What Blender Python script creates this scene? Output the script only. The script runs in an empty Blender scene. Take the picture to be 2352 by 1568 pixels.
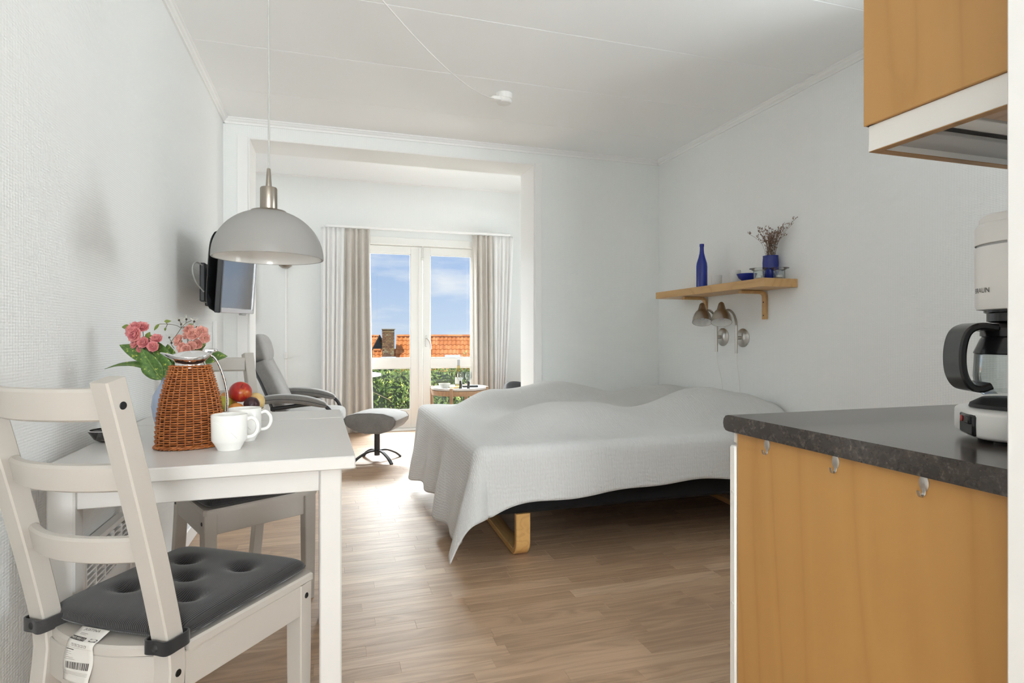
import bpy, bmesh, math, random
from mathutils import Vector, Matrix
random.seed(11)
SC = bpy.context.scene
COL = SC.collection
PI = math.pi
R = math.radians
sin, cos = math.sin, math.cos

# ---------------------------------------------------------------- camera
EYE = 1.06
YAW = R(17.25)
cam_data = bpy.data.cameras.new('camera')
cam_data.sensor_width = 36.0
cam_data.lens = 1343 / 2352 * 36.0
cam_data.shift_y = -9 / 2352
cam_data.clip_start = 0.03
cam = bpy.data.objects.new('camera', cam_data)
COL.objects.link(cam)
cam.location = (0, 0, EYE)
cam.rotation_euler = (R(90), 0, -YAW)
SC.camera = cam

def project(x, y, z):
    d = x * sin(YAW) + y * cos(YAW)
    r = x * cos(YAW) - y * sin(YAW)
    if d < 0.05:
        return None
    return 1176 + 1343 * r / d, 775 - 1343 * (z - EYE) / d

# ---------------------------------------------------------------- colour management
SC.view_settings.view_transform = 'Standard'
SC.view_settings.look = 'None'
SC.view_settings.gamma = 1.0
SC.view_settings.use_curve_mapping = False
SC.view_settings.exposure = 0.94
SC.cycles.use_denoising = True
SC.cycles.max_bounces = 12
SC.cycles.diffuse_bounces = 10
SC.cycles.transparent_max_bounces = 16
SC.cycles.sample_clamp_indirect = 6.0
SC.cycles.blur_glossy = 0.5

# ---------------------------------------------------------------- sky
world = bpy.data.worlds.new('sky')
SC.world = world
world.use_nodes = True
wn = world.node_tree
wn.nodes.clear()

def wnode(t, **kw):
    n = wn.nodes.new(t)
    for k, v in kw.items():
        setattr(n, k, v)
    return n

w_out = wnode('ShaderNodeOutputWorld')
w_bg = wnode('ShaderNodeBackground')
w_bg.inputs['Strength'].default_value = 0.525
w_tc = wnode('ShaderNodeTexCoord')
w_sep = wnode('ShaderNodeSeparateXYZ')
wn.links.new(w_tc.outputs['Generated'], w_sep.inputs[0])
w_grad = wnode('ShaderNodeValToRGB')
cr = w_grad.color_ramp
cr.elements[0].position = 0.0
cr.elements[0].color = (0.62, 0.74, 0.92, 1)
cr.elements[1].position = 1.0
cr.elements[1].color = (0.30, 0.48, 0.82, 1)
e = cr.elements.new(0.16)
e.color = (0.36, 0.53, 0.86, 1)
wn.links.new(w_sep.outputs['Z'], w_grad.inputs[0])
w_map = wnode('ShaderNodeMapping')
w_map.inputs['Scale'].default_value = (2.2, 2.2, 9.0)
w_map.inputs['Location'].default_value = (0.35, 0.2, 0.1)
wn.links.new(w_tc.outputs['Generated'], w_map.inputs[0])
w_noise = wnode('ShaderNodeTexNoise')
w_noise.inputs['Scale'].default_value = 2.3
w_noise.inputs['Detail'].default_value = 9.0
w_noise.inputs['Roughness'].default_value = 0.58
wn.links.new(w_map.outputs[0], w_noise.inputs['Vector'])
w_cl = wnode('ShaderNodeValToRGB')
w_cl.color_ramp.elements[0].position = 0.44
w_cl.color_ramp.elements[0].color = (0, 0, 0, 1)
w_cl.color_ramp.elements[1].position = 0.70
w_cl.color_ramp.elements[1].color = (1, 1, 1, 1)
wn.links.new(w_noise.outputs['Fac'], w_cl.inputs[0])
w_mix = wnode('ShaderNodeMix', data_type='RGBA')
wn.links.new(w_cl.outputs[0], w_mix.inputs['Factor'])
wn.links.new(w_grad.outputs[0], w_mix.inputs['A'])
w_mix.inputs['B'].default_value = (0.86, 0.89, 0.96, 1)
wn.links.new(w_mix.outputs['Result'], w_bg.inputs['Color'])
wn.links.new(w_bg.outputs[0], w_out.inputs[0])

# ---------------------------------------------------------------- sun, and unseen area lamps added as fill light
def lamp(name, kind, loc, target, energy, color=(1, 1, 1), size=1.0, size_y=None, angle=None):
    d = bpy.data.lights.new(name, kind)
    d.energy = energy
    d.color = color
    if kind == 'AREA':
        d.shape = 'RECTANGLE'
        d.size = size
        d.size_y = size_y or size
    if angle is not None:
        d.angle = angle
    o = bpy.data.objects.new(name, d)
    COL.objects.link(o)
    o.location = loc
    o.rotation_euler = (Vector(target) - Vector(loc)).to_track_quat('-Z', 'Y').to_euler()
    return o

SUN_DIR = Vector((-0.45, -0.55, 0.95))
lamp('sun', 'SUN', SUN_DIR * 30, (0, 0, 0), 2.05, (1.0, 0.95, 0.86), angle=R(1.0))
lamp('fill_alcove', 'AREA', (-2.3, 5.75, 1.30), (1.5, 2.8, 2.0), 8, (1.0, 0.99, 0.98), 1.45, 1.6)  # added fill lamp behind the invented left window of the bay
lamp('fill_east', 'AREA', (3.35, 5.8, 1.30), (-0.2, 2.8, 2.2), 13, (1.0, 0.99, 0.98), 1.15, 1.4)  # added fill lamp behind the invented right window of the bay
lamp('fill_kitchen', 'AREA', (3.35, 1.12, 1.25), (2.1, 2.7, 2.5), 44, (0.95, 0.98, 1.0), 1.05, 1.5)  # added lamp aimed up at the ceiling through an invented kitchen window
lamp('fill_hall', 'AREA', (0.1, -4.0, 1.30), (0.45, 0.4, 2.4), 114, (0.965, 0.985, 1.0), 1.2, 1.5)  # added frontal fill from behind the camera, through an invented hall window
lamp('fill_garden_door', 'AREA', (1.0, 9.4, 3.9), (1.0, 5.0, 3.3), 1450, (0.96, 0.985, 1.0), 4.0, 2.2)  # added lamp above the view through the doors, for the floor sheen
lamp('fill_terrace_west', 'AREA', (-1.2, 8.5, 1.3), (1.4, 5.2, 1.5), 90, (1.0, 0.99, 0.97), 2.2, 2.4)  # added lamp left of the view through the doors, brightens the jambs
lamp('fill_terrace_east', 'AREA', (3.8, 8.5, 1.3), (0.5, 5.0, 1.5), 180, (1.0, 0.99, 0.97), 2.2, 2.4)  # added lamp right of the view through the doors, brightens the jambs

# ---------------------------------------------------------------- materials
def mat(name, color=(.8, .8, .8), rough=.5, metal=0.0, **kw):
    m = bpy.data.materials.new(name)
    m.use_nodes = True
    b = m.node_tree.nodes['Principled BSDF']
    b.inputs['Base Color'].default_value = (*color, 1)
    b.inputs['Roughness'].default_value = rough
    b.inputs['Metallic'].default_value = metal
    for k, v in kw.items():
        b.inputs[k.replace('_', ' ')].default_value = v
    return m

class NT:
    """small helper to wire nodes of a material"""
    def __init__(s, m):
        s.t = m.node_tree
        s.b = s.t.nodes['Principled BSDF']
    def n(s, kind, **inp):
        x = s.t.nodes.new('ShaderNode' + kind)
        for k, v in inp.items():
            k = k.replace('_', ' ')
            if k in x.inputs:
                x.inputs[k].default_value = v
            else:
                setattr(x, k.replace(' ', '_'), v)
        return x
    def l(s, a, b):
        s.t.links.new(a, b)
    def coords(s, scale=(1, 1, 1), which='Object', rnd=0.0):
        tc = s.n('TexCoord')
        mp = s.n('Mapping')
        mp.inputs['Scale'].default_value = scale
        s.l(tc.outputs[which], mp.inputs['Vector'])
        if rnd:
            oi = s.n('ObjectInfo')
            c = s.n('CombineXYZ')
            mu = s.n('Math', operation='MULTIPLY')
            mu.inputs[1].default_value = rnd
            s.l(oi.outputs['Random'], mu.inputs[0])
            for i in range(3):
                s.l(mu.outputs[0], c.inputs[i])
            s.l(c.outputs[0], mp.inputs['Location'])
        return mp.outputs[0]
    def ramp(s, fac, stops):
        r = s.n('ValToRGB')
        els = r.color_ramp.elements
        els[0].position, els[0].color = stops[0][0], (*stops[0][1], 1)
        els[1].position, els[1].color = stops[-1][0], (*stops[-1][1], 1)
        for p, c in stops[1:-1]:
            el = els.new(p)
            el.color = (*c, 1)
        s.l(fac, r.inputs[0])
        return r.outputs[0]
    def bump(s, height, strength=.2, dist=.002):
        bp = s.n('Bump')
        bp.inputs['Strength'].default_value = strength
        bp.inputs['Distance'].default_value = dist
        s.l(height, bp.inputs['Height'])
        s.l(bp.outputs[0], s.b.inputs['Normal'])
    def base(s, col):
        s.l(col, s.b.inputs['Base Color'])

def mul(n, a, b, op='MULTIPLY'):
    x = n.n('Math', operation=op)
    for i, q in enumerate((a, b)):
        if isinstance(q, (int, float)):
            x.inputs[i].default_value = q
        else:
            n.l(q, x.inputs[i])
    return x.outputs[0]

def noise(n, vec, scale, detail=4, rough=.55, dist=0.0):
    x = n.n('TexNoise', Scale=scale, Detail=detail, Roughness=rough, Distortion=dist)
    n.l(vec, x.inputs['Vector'])
    return x.outputs['Fac']

def weave_mat(name, color, k=42.0, strength=.4, rough=.85, axes=('X', 'Z')):
    m = mat(name, color, rough)
    n = NT(m)
    vec = n.coords()
    hs = []
    for ax, kk in zip(axes, (k * .6, k)):
        w = n.n('TexWave', Scale=kk, Distortion=1.2, Detail=2.0)
        w.bands_direction = ax
        n.l(vec, w.inputs['Vector'])
        hs.append(w.outputs['Fac'])
    h = mul(n, hs[0], hs[1], 'ADD')
    h = mul(n, h, noise(n, vec, 90.0), 'ADD')
    n.bump(h, strength, .0012)
    return m

def paint_mat(name, color, rough=.45, grain=0.0):
    m = mat(name, color, rough)
    n = NT(m)
    vec = n.coords((6, 6, 60) if grain else (1, 1, 1))
    n.bump(noise(n, vec, 30 if not grain else 9.0), .06 + grain, .001)
    return m

M = {}
M['wall'] = weave_mat('woven_wallpaper', (.865, .88, .88), axes=('Y', 'Z'))
M['wall_x'] = weave_mat('woven_wallpaper_end_wall', (.865, .885, .88), axes=('X', 'Z'))
M['ceiling'] = paint_mat('ceiling_paint', (.925, .935, .935), .6)
M['trim'] = paint_mat('trim_paint', (.88, .88, .875), .35)
M['jamb'] = paint_mat('jamb_paint', (.86, .86, .85), .35)
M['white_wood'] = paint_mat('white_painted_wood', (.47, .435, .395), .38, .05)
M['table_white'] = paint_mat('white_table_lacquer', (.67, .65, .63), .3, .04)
M['door_paint'] = paint_mat('door_paint', (.84, .84, .82), .35)
M['white_plastic'] = mat('white_plastic', (.82, .81, .79), .35)
M['grey_plastic'] = mat('grey_plastic', (.45, .45, .45), .4)
M['black_plastic'] = mat('black_plastic', (.012, .012, .013), .22)
M['black_matte'] = mat('black_matte', (.016, .016, .017), .6)
M['screw'] = mat('dark_screw', (.02, .02, .02), .4, .7)
M['chrome'] = mat('chrome', (.85, .85, .86), .06, 1.0)
M['steel'] = mat('brushed_steel', (.36, .32, .275), .34, 1.0)
M['steel_light'] = mat('satin_steel', (.60, .58, .55), .32, 1.0)
def opal_mat():
    m = mat('opal_glass', (.41, .40, .385), .25)
    n = NT(m)
    tl = n.n('BsdfTranslucent')
    tl.inputs[0].default_value = (.80, .79, .77, 1)
    mx = n.n('MixShader')
    mx.inputs[0].default_value = .35
    out = [x for x in n.t.nodes if x.type == 'OUTPUT_MATERIAL'][0]
    n.l(n.b.outputs[0], mx.inputs[1])
    n.l(tl.outputs[0], mx.inputs[2])
    n.l(mx.outputs[0], out.inputs[0])
    return m

M['opal'] = opal_mat()
M['opal_lit'] = mat('opal_glass_lit_inside', (.90, .90, .89), .15)  # same opal glass made whiter, light through the shade put into its colour
M['porcelain'] = mat('porcelain', (.84, .83, .80), .15)
M['ceramic_grey'] = mat('grey_ceramic', (.50, .49, .46), .4)
M['frosted'] = mat('frosted_glass', (.86, .87, .88), .5, 0.0, Transmission_Weight=.45, IOR=1.3)
M['bulb'] = mat('bulb_glass', (.9, .9, .9), .1, 0.0, Transmission_Weight=.5)
M['cord'] = mat('grey_cord', (.45, .45, .43), .5)
M['cord_white'] = mat('white_cord', (.78, .77, .75), .5)

def clear_glass(name, tint=(1, 1, 1), gloss=.06):
    m = bpy.data.materials.new(name)
    m.use_nodes = True
    t = m.node_tree
    t.nodes.clear()
    o = t.nodes.new('ShaderNodeOutputMaterial')
    tr = t.nodes.new('ShaderNodeBsdfTransparent')
    tr.inputs[0].default_value = (*tint, 1)
    gl = t.nodes.new('ShaderNodeBsdfGlossy')
    gl.inputs['Roughness'].default_value = .02
    fr = t.nodes.new('ShaderNodeLayerWeight')
    fr.inputs['Blend'].default_value = .12
    mx = t.nodes.new('ShaderNodeMixShader')
    mm = t.nodes.new('ShaderNodeMath')
    mm.operation = 'MULTIPLY_ADD'
    mm.inputs[1].default_value = .8
    mm.inputs[2].default_value = gloss * .3
    t.links.new(fr.outputs['Fresnel'], mm.inputs[0])
    t.links.new(mm.outputs[0], mx.inputs[0])
    t.links.new(tr.outputs[0], mx.inputs[1])
    t.links.new(gl.outputs[0], mx.inputs[2])
    t.links.new(mx.outputs[0], o.inputs[0])
    return m

M['pane'] = clear_glass('window_pane', (.97, .985, .98))
M['glass'] = clear_glass('thin_clear_glass', (.93, .95, .95), .2)
M['glass_bottle'] = clear_glass('pale_bottle_glass', (.80, .72, .45), .2)
M['blue_glass'] = mat('cobalt_glass', (.010, .035, .36), .12, 0.0, Transmission_Weight=.35)
M['blue_glaze'] = mat('cobalt_glaze', (.006, .016, .20), .14)
M['vase_blue'] = mat('pale_blue_glaze', (.36, .42, .55), .22)

def wood_mat(name, dark, light, rough=.4, grain='Z', scale=1.0, rnd=0.0, coat=0.0):
    """flame-figured veneer: distorted long noise"""
    m = mat(name, light, rough)
    n = NT(m)
    sc = {'X': (1.3, 7, 7), 'Y': (7, 1.3, 7), 'Z': (7, 7, 1.3)}[grain]
    sc = tuple(q * scale for q in sc)
    vec = n.coords(sc, rnd=rnd)
    big = noise(n, vec, .55, 2, .5, .6)
    rings = mul(n, big, 22.0)
    saw = n.n('Math', operation='PINGPONG')
    saw.inputs[1].default_value = 1.0
    n.l(rings, saw.inputs[0])
    fine = noise(n, n.coords(tuple(q * 9 for q in sc), rnd=rnd), 1.1, 6, .7)
    f = mul(n, mul(n, saw.outputs[0], .62), mul(n, fine, .38), 'ADD')
    n.base(n.ramp(f, [(.12, dark), (.38, tuple((a * .35 + b * .65) for a, b in zip(dark, light))), (.85, light)]))
    n.bump(fine, .05, .0008)
    if coat:
        n.b.inputs['Coat Weight'].default_value = coat
    return m

M['veneer'] = wood_mat('birch_veneer', (.46, .240, .074), (.53, .29, .095), .36, 'Z', .8)
M['birch'] = wood_mat('laminated_birch', (.50, .27, .085), (.62, .36, .13), .35, 'Y', 1.5)
M['shelf_wood'] = wood_mat('beech_board', (.50, .29, .11), (.60, .37, .16), .4, 'Y', 1.4)
M['oak'] = wood_mat('pale_oak', (.36, .22, .13), (.50, .33, .21), .5, 'Z', 2.0)
M['ply_edge'] = wood_mat('plywood_edge', (.25, .125, .035), (.40, .21, .06), .5, 'X', 2.0)
M['frame_wood'] = wood_mat('brown_frame_wood', (.16, .085, .04), (.25, .14, .07), .5, 'Z', 2.0)

def plank_mat(name, island):
    m = mat(name, (.3, .2, .13), .34)
    n = NT(m)
    if island:
        g = n.n('NewGeometry')
        rnd = g.outputs['Random Per Island']
    else:
        rnd = n.n('ObjectInfo').outputs['Random']
    tc = n.n('TexCoord')
    off = n.n('CombineXYZ')
    r50 = mul(n, rnd, 57.0)
    for i in range(3):
        n.l(r50, off.inputs[i])
    def vec(sc):
        mp = n.n('Mapping')
        mp.inputs['Scale'].default_value = sc
        n.l(tc.outputs['Object'], mp.inputs['Vector'])
        n.l(off.outputs[0], mp.inputs['Location'])
        return mp.outputs[0]
    big = noise(n, vec((1.1, 12, 1)), 1.0, 2, .5, .8)
    saw = n.n('Math', operation='PINGPONG')
    saw.inputs[1].default_value = 1.0
    n.l(mul(n, big, 15.0), saw.inputs[0])
    fine = noise(n, vec((14, 260, 1)), 1.0, 5, .7)
    tone = n.ramp(rnd, [(0, (.385, .245, .146)), (.35, (.42, .272, .165)), (.7, (.45, .295, .182)), (.9, (.49, .328, .207)), (1, (.56, .39, .258))])
    f = mul(n, mul(n, saw.outputs[0], .5), mul(n, fine, .5), 'ADD')
    shade = n.ramp(f, [(.2, (.80, .79, .78)), (.55, (.99, .99, .99)), (.8, (1.12, 1.12, 1.12))])
    mx = n.n('Mix', data_type='RGBA', blend_type='MULTIPLY')
    mx.inputs['Factor'].default_value = 1.0
    n.l(tone, mx.inputs['A'])
    n.l(shade, mx.inputs['B'])
    n.base(mx.outputs['Result'])
    rr = n.n('MapRange')
    rr.inputs['To Min'].default_value = .42
    rr.inputs['To Max'].default_value = .54
    n.l(fine, rr.inputs['Value'])
    n.l(rr.outputs[0], n.b.inputs['Roughness'])
    n.b.inputs['Specular IOR Level'].default_value = .9
    n.bump(fine, .06, .0005)
    return m

M['plank'] = plank_mat('oak_parquet', False)
M['plank_far'] = plank_mat('oak_parquet_rest', True)
M['subfloor'] = mat('subfloor', (.12, .08, .05), .7)

def laminate():
    m = mat('dark_speckled_laminate', (.03, .025, .022), .17)
    n = NT(m)
    v = n.coords()
    a = noise(n, v, 55, 5, .6, .6)
    b = noise(n, v, 190, 3, .5)
    f = mul(n, mul(n, a, .7), mul(n, b, .3), 'ADD')
    n.base(n.ramp(f, [(.40, (.028, .023, .020)), (.56, (.048, .039, .034)), (.63, (.10, .083, .07)), (.70, (.18, .15, .125))]))
    n.b.inputs['Specular IOR Level'].default_value = 1.0
    return m

M['laminate'] = laminate()

def quilt_mat():
    m = mat('white_ribbed_cotton', (.60, .60, .595), .9)
    n = NT(m)
    tc = n.n('TexCoord')
    uv = tc.outputs['UV']
    w = n.n('TexWave', Scale=24.0, Distortion=5.0, Detail=3.0)
    w.inputs['Detail Scale'].default_value = 2.0
    w.bands_direction = 'X'
    n.l(uv, w.inputs['Vector'])
    w2 = n.n('TexWave', Scale=13.0, Distortion=7.0, Detail=3.0)
    w2.bands_direction = 'Y'
    n.l(uv, w2.inputs['Vector'])
    h = mul(n, mul(n, w.outputs['Fac'], .7), mul(n, w2.outputs['Fac'], .6), 'ADD')
    n.bump(h, .40, .004)
    n.b.inputs['Sheen Weight'].default_value = .15
    return m

M['quilt'] = quilt_mat()

def fabric(name, color, rough=.9, sheen=.3, scale=250, var=.25):
    m = mat(name, color, rough)
    n = NT(m)
    f = noise(n, n.coords(), scale, 3)
    f2 = noise(n, n.coords(), 14, 3)
    mixf = mul(n, mul(n, f, .6), mul(n, f2, .4), 'ADD')
    n.base(n.ramp(mixf, [(.3, tuple(c * (1 - var) for c in color)), (.7, tuple(c * (1 + var) for c in color))]))
    n.b.inputs['Sheen Weight'].default_value = sheen
    n.bump(f, .2, .001)
    return m

M['grey_suede'] = fabric('grey_suede', (.20, .19, .18), .85, .3)
M['dark_fabric'] = fabric('dark_grey_fabric', (.05, .05, .052), .9)
M['black_felt'] = fabric('black_felt', (.006, .006, .007), .95, 0.0, 300, .4)
M['mattress'] = fabric('mattress_ticking', (.75, .74, .72))
M['curtain_beige'] = fabric('beige_curtain_linen', (.60, .565, .52), .9, .2, 350, .08)

def sheer(name, color, t):
    m = mat(name, color, .9)
    n = NT(m)
    n.bump(noise(n, n.coords((1, 1, 1)), 350, 2), .1, .001)
    tl = n.n('BsdfTranslucent')
    tl.inputs[0].default_value = (*color, 1)
    mx = n.n('MixShader')
    mx.inputs[0].default_value = t
    out = [x for x in n.t.nodes if x.type == 'OUTPUT_MATERIAL'][0]
    n.l(n.b.outputs[0], mx.inputs[1])
    n.l(tl.outputs[0], mx.inputs[2])
    n.l(mx.outputs[0], out.inputs[0])
    return m

M['curtain_white'] = sheer('white_curtain_cotton', (.88, .88, .875), .08)

def pinstripe():
    m = mat('charcoal_pinstripe', (.02, .02, .022), .9)
    n = NT(m)
    tc = n.n('TexCoord')
    w = n.n('TexWave', Scale=70.0, Distortion=0.0)
    w.bands_direction = 'X'
    n.l(tc.outputs['UV'], w.inputs['Vector'])
    nz = noise(n, n.coords(), 600, 2)
    f = mul(n, mul(n, w.outputs['Fac'], .8), mul(n, nz, .25), 'ADD')
    n.base(n.ramp(f, [(.35, (.012, .011, .012)), (.75, (.030, .029, .031)), (.95, (.085, .08, .08))]))
    n.b.inputs['Sheen Weight'].default_value = .35
    n.b.inputs['Sheen Roughness'].default_value = .4
    n.bump(w.outputs['Fac'], .4, .0015)
    return m

M['pinstripe'] = pinstripe()
M['strap'] = fabric('charcoal_strap', (.035, .033, .034), .9, .2)
M['paper'] = mat('tag_paper', (.62, .595, .56), .7)
M['ink'] = mat('tag_ink', (.07, .06, .055), .7)
M['ink_soft'] = mat('tag_ink_faded', (.30, .27, .25), .7)

def wicker():
    m = mat('orange_brown_rattan', (.36, .11, .025), .38)
    n = NT(m)
    f = noise(n, n.coords(), 60, 3)
    n.base(n.ramp(f, [(.3, (.26, .070, .014)), (.55, (.40, .125, .028)), (.75, (.50, .175, .045))]))
    return m

M['wicker'] = wicker()
M['wicker_dark'] = mat('rattan_core', (.035, .010, .004), .8)

def leaf_mat(name, a, b, spots=None, scale=30):
    m = mat(name, a, .45)
    n = NT(m)
    f = noise(n, n.coords(rnd=9.0), scale, 3)
    st = [(.3, a), (.6, b)]
    if spots:
        st = [(.3, a), (.52, b), (.60, b), (.66, spots)]
    n.base(n.ramp(f, st))
    return m

M['aucuba'] = leaf_mat('spotted_laurel_leaf', (.045, .10, .022), (.09, .18, .036), (.50, .52, .10), 120)
M['midrib'] = mat('leaf_midrib', (.22, .28, .08), .5)
M['small_leaf'] = leaf_mat('rose_leaf', (.10, .16, .03), (.20, .26, .06))
M['stem'] = mat('green_brown_stem', (.09, .08, .035), .6)
M['dark_bud'] = mat('dark_seed_head', (.04, .03, .025), .8)
M['whisker'] = mat('pale_stamen', (.62, .60, .50), .7)
M['rose'] = leaf_mat('pink_rose_petal', (.50, .12, .14), (.64, .24, .23), None, 40)
M['rose_pale'] = leaf_mat('faded_rose_petal', (.50, .19, .15), (.66, .32, .26), None, 40)
M['dried'] = leaf_mat('dried_flower', (.16, .085, .06), (.32, .20, .15), None, 200)
M['dried_stem'] = mat('dried_stem', (.14, .09, .055), .8)
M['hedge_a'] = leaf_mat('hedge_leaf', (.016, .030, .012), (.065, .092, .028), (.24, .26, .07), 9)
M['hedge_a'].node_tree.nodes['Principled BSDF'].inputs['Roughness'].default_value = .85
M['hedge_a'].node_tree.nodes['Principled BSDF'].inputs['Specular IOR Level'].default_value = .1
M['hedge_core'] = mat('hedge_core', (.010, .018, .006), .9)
M['hedge_twig'] = mat('hedge_twig', (.12, .09, .05), .8)
M['grass'] = leaf_mat('lawn', (.04, .07, .015), (.09, .13, .03))
M['terrace'] = leaf_mat('terrace_stone', (.30, .29, .27), (.40, .39, .36), None, 6)

def tile_mat():
    m = mat('orange_clay_tile', (.62, .22, .06), .7)
    n = NT(m)
    rnd = n.n('ObjectInfo').outputs['Random']
    f = mul(n, mul(n, rnd, .6), mul(n, noise(n, n.coords(rnd=20.0), 9, 4), .4), 'ADD')
    n.base(n.ramp(f, [(.15, (.52, .155, .035)), (.5, (.68, .235, .060)), (.85, (.74, .32, .12))]))
    return m

M['tile'] = tile_mat()
M['tile_under'] = mat('roof_batten', (.40, .12, .03), .8)

def brick_mat():
    m = mat('weathered_brick', (.3, .14, .08), .9)
    n = NT(m)
    rnd = n.n('ObjectInfo').outputs['Random']
    f = mul(n, mul(n, rnd, .55), mul(n, noise(n, n.coords(rnd=20.0), 14, 5, .7), .55), 'ADD')
    n.base(n.ramp(f, [(.2, (.14, .075, .05)), (.5, (.30, .15, .075)), (.7, (.36, .24, .10)), (.85, (.40, .33, .22))]))
    return m

M['brick'] = brick_mat()
M['mortar'] = mat('mortar', (.40, .35, .28), .95)
M['lead'] = mat('lead_flashing', (.55, .57, .60), .5)
M['gable'] = mat('dark_gable_boards', (.06, .05, .045), .8)
M['render_wall'] = mat('rendered_house_wall', (.55, .50, .42), .9)

def fruit(name, a, b, c, scale=3.0, rough=.3):
    m = mat(name, a, rough)
    n = NT(m)
    f = noise(n, n.coords((1, 1, .5)), scale * 10, 4)
    n.base(n.ramp(f, [(.32, a), (.52, b), (.70, c)]))
    return m

M['apple'] = fruit('red_apple_skin', (.32, .012, .014), (.42, .025, .018), (.55, .20, .03))
M['pear'] = fruit('yellow_pear_skin', (.32, .30, .030), (.42, .38, .035), (.26, .18, .02), 4, .4)
M['plum'] = fruit('plum_skin', (.022, .006, .010), (.045, .010, .014), (.09, .04, .05), 3, .35)
M['peach'] = fruit('pale_peach_skin', (.62, .40, .12), (.66, .50, .22), (.60, .30, .10), 2, .45)
M['apricot'] = fruit('apricot_skin', (.58, .18, .035), (.64, .27, .05), (.50, .10, .03), 2, .45)
M['screen'] = mat('tv_screen', (.010, .010, .012), .12, IOR=2.3)
M['tv_body'] = mat('tv_grey_plastic', (.028, .029, .032), .42)
M['tv_bezel'] = mat('tv_silver_bezel', (.62, .62, .64), .25, .4)
M['red'] = mat('red_switch', (.40, .015, .012), .3)
M['tray_white'] = mat('white_tray', (.66, .66, .645), .3)
M['smoke'] = clear_glass('smoked_glass', (.36, .36, .37), .5)

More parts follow.
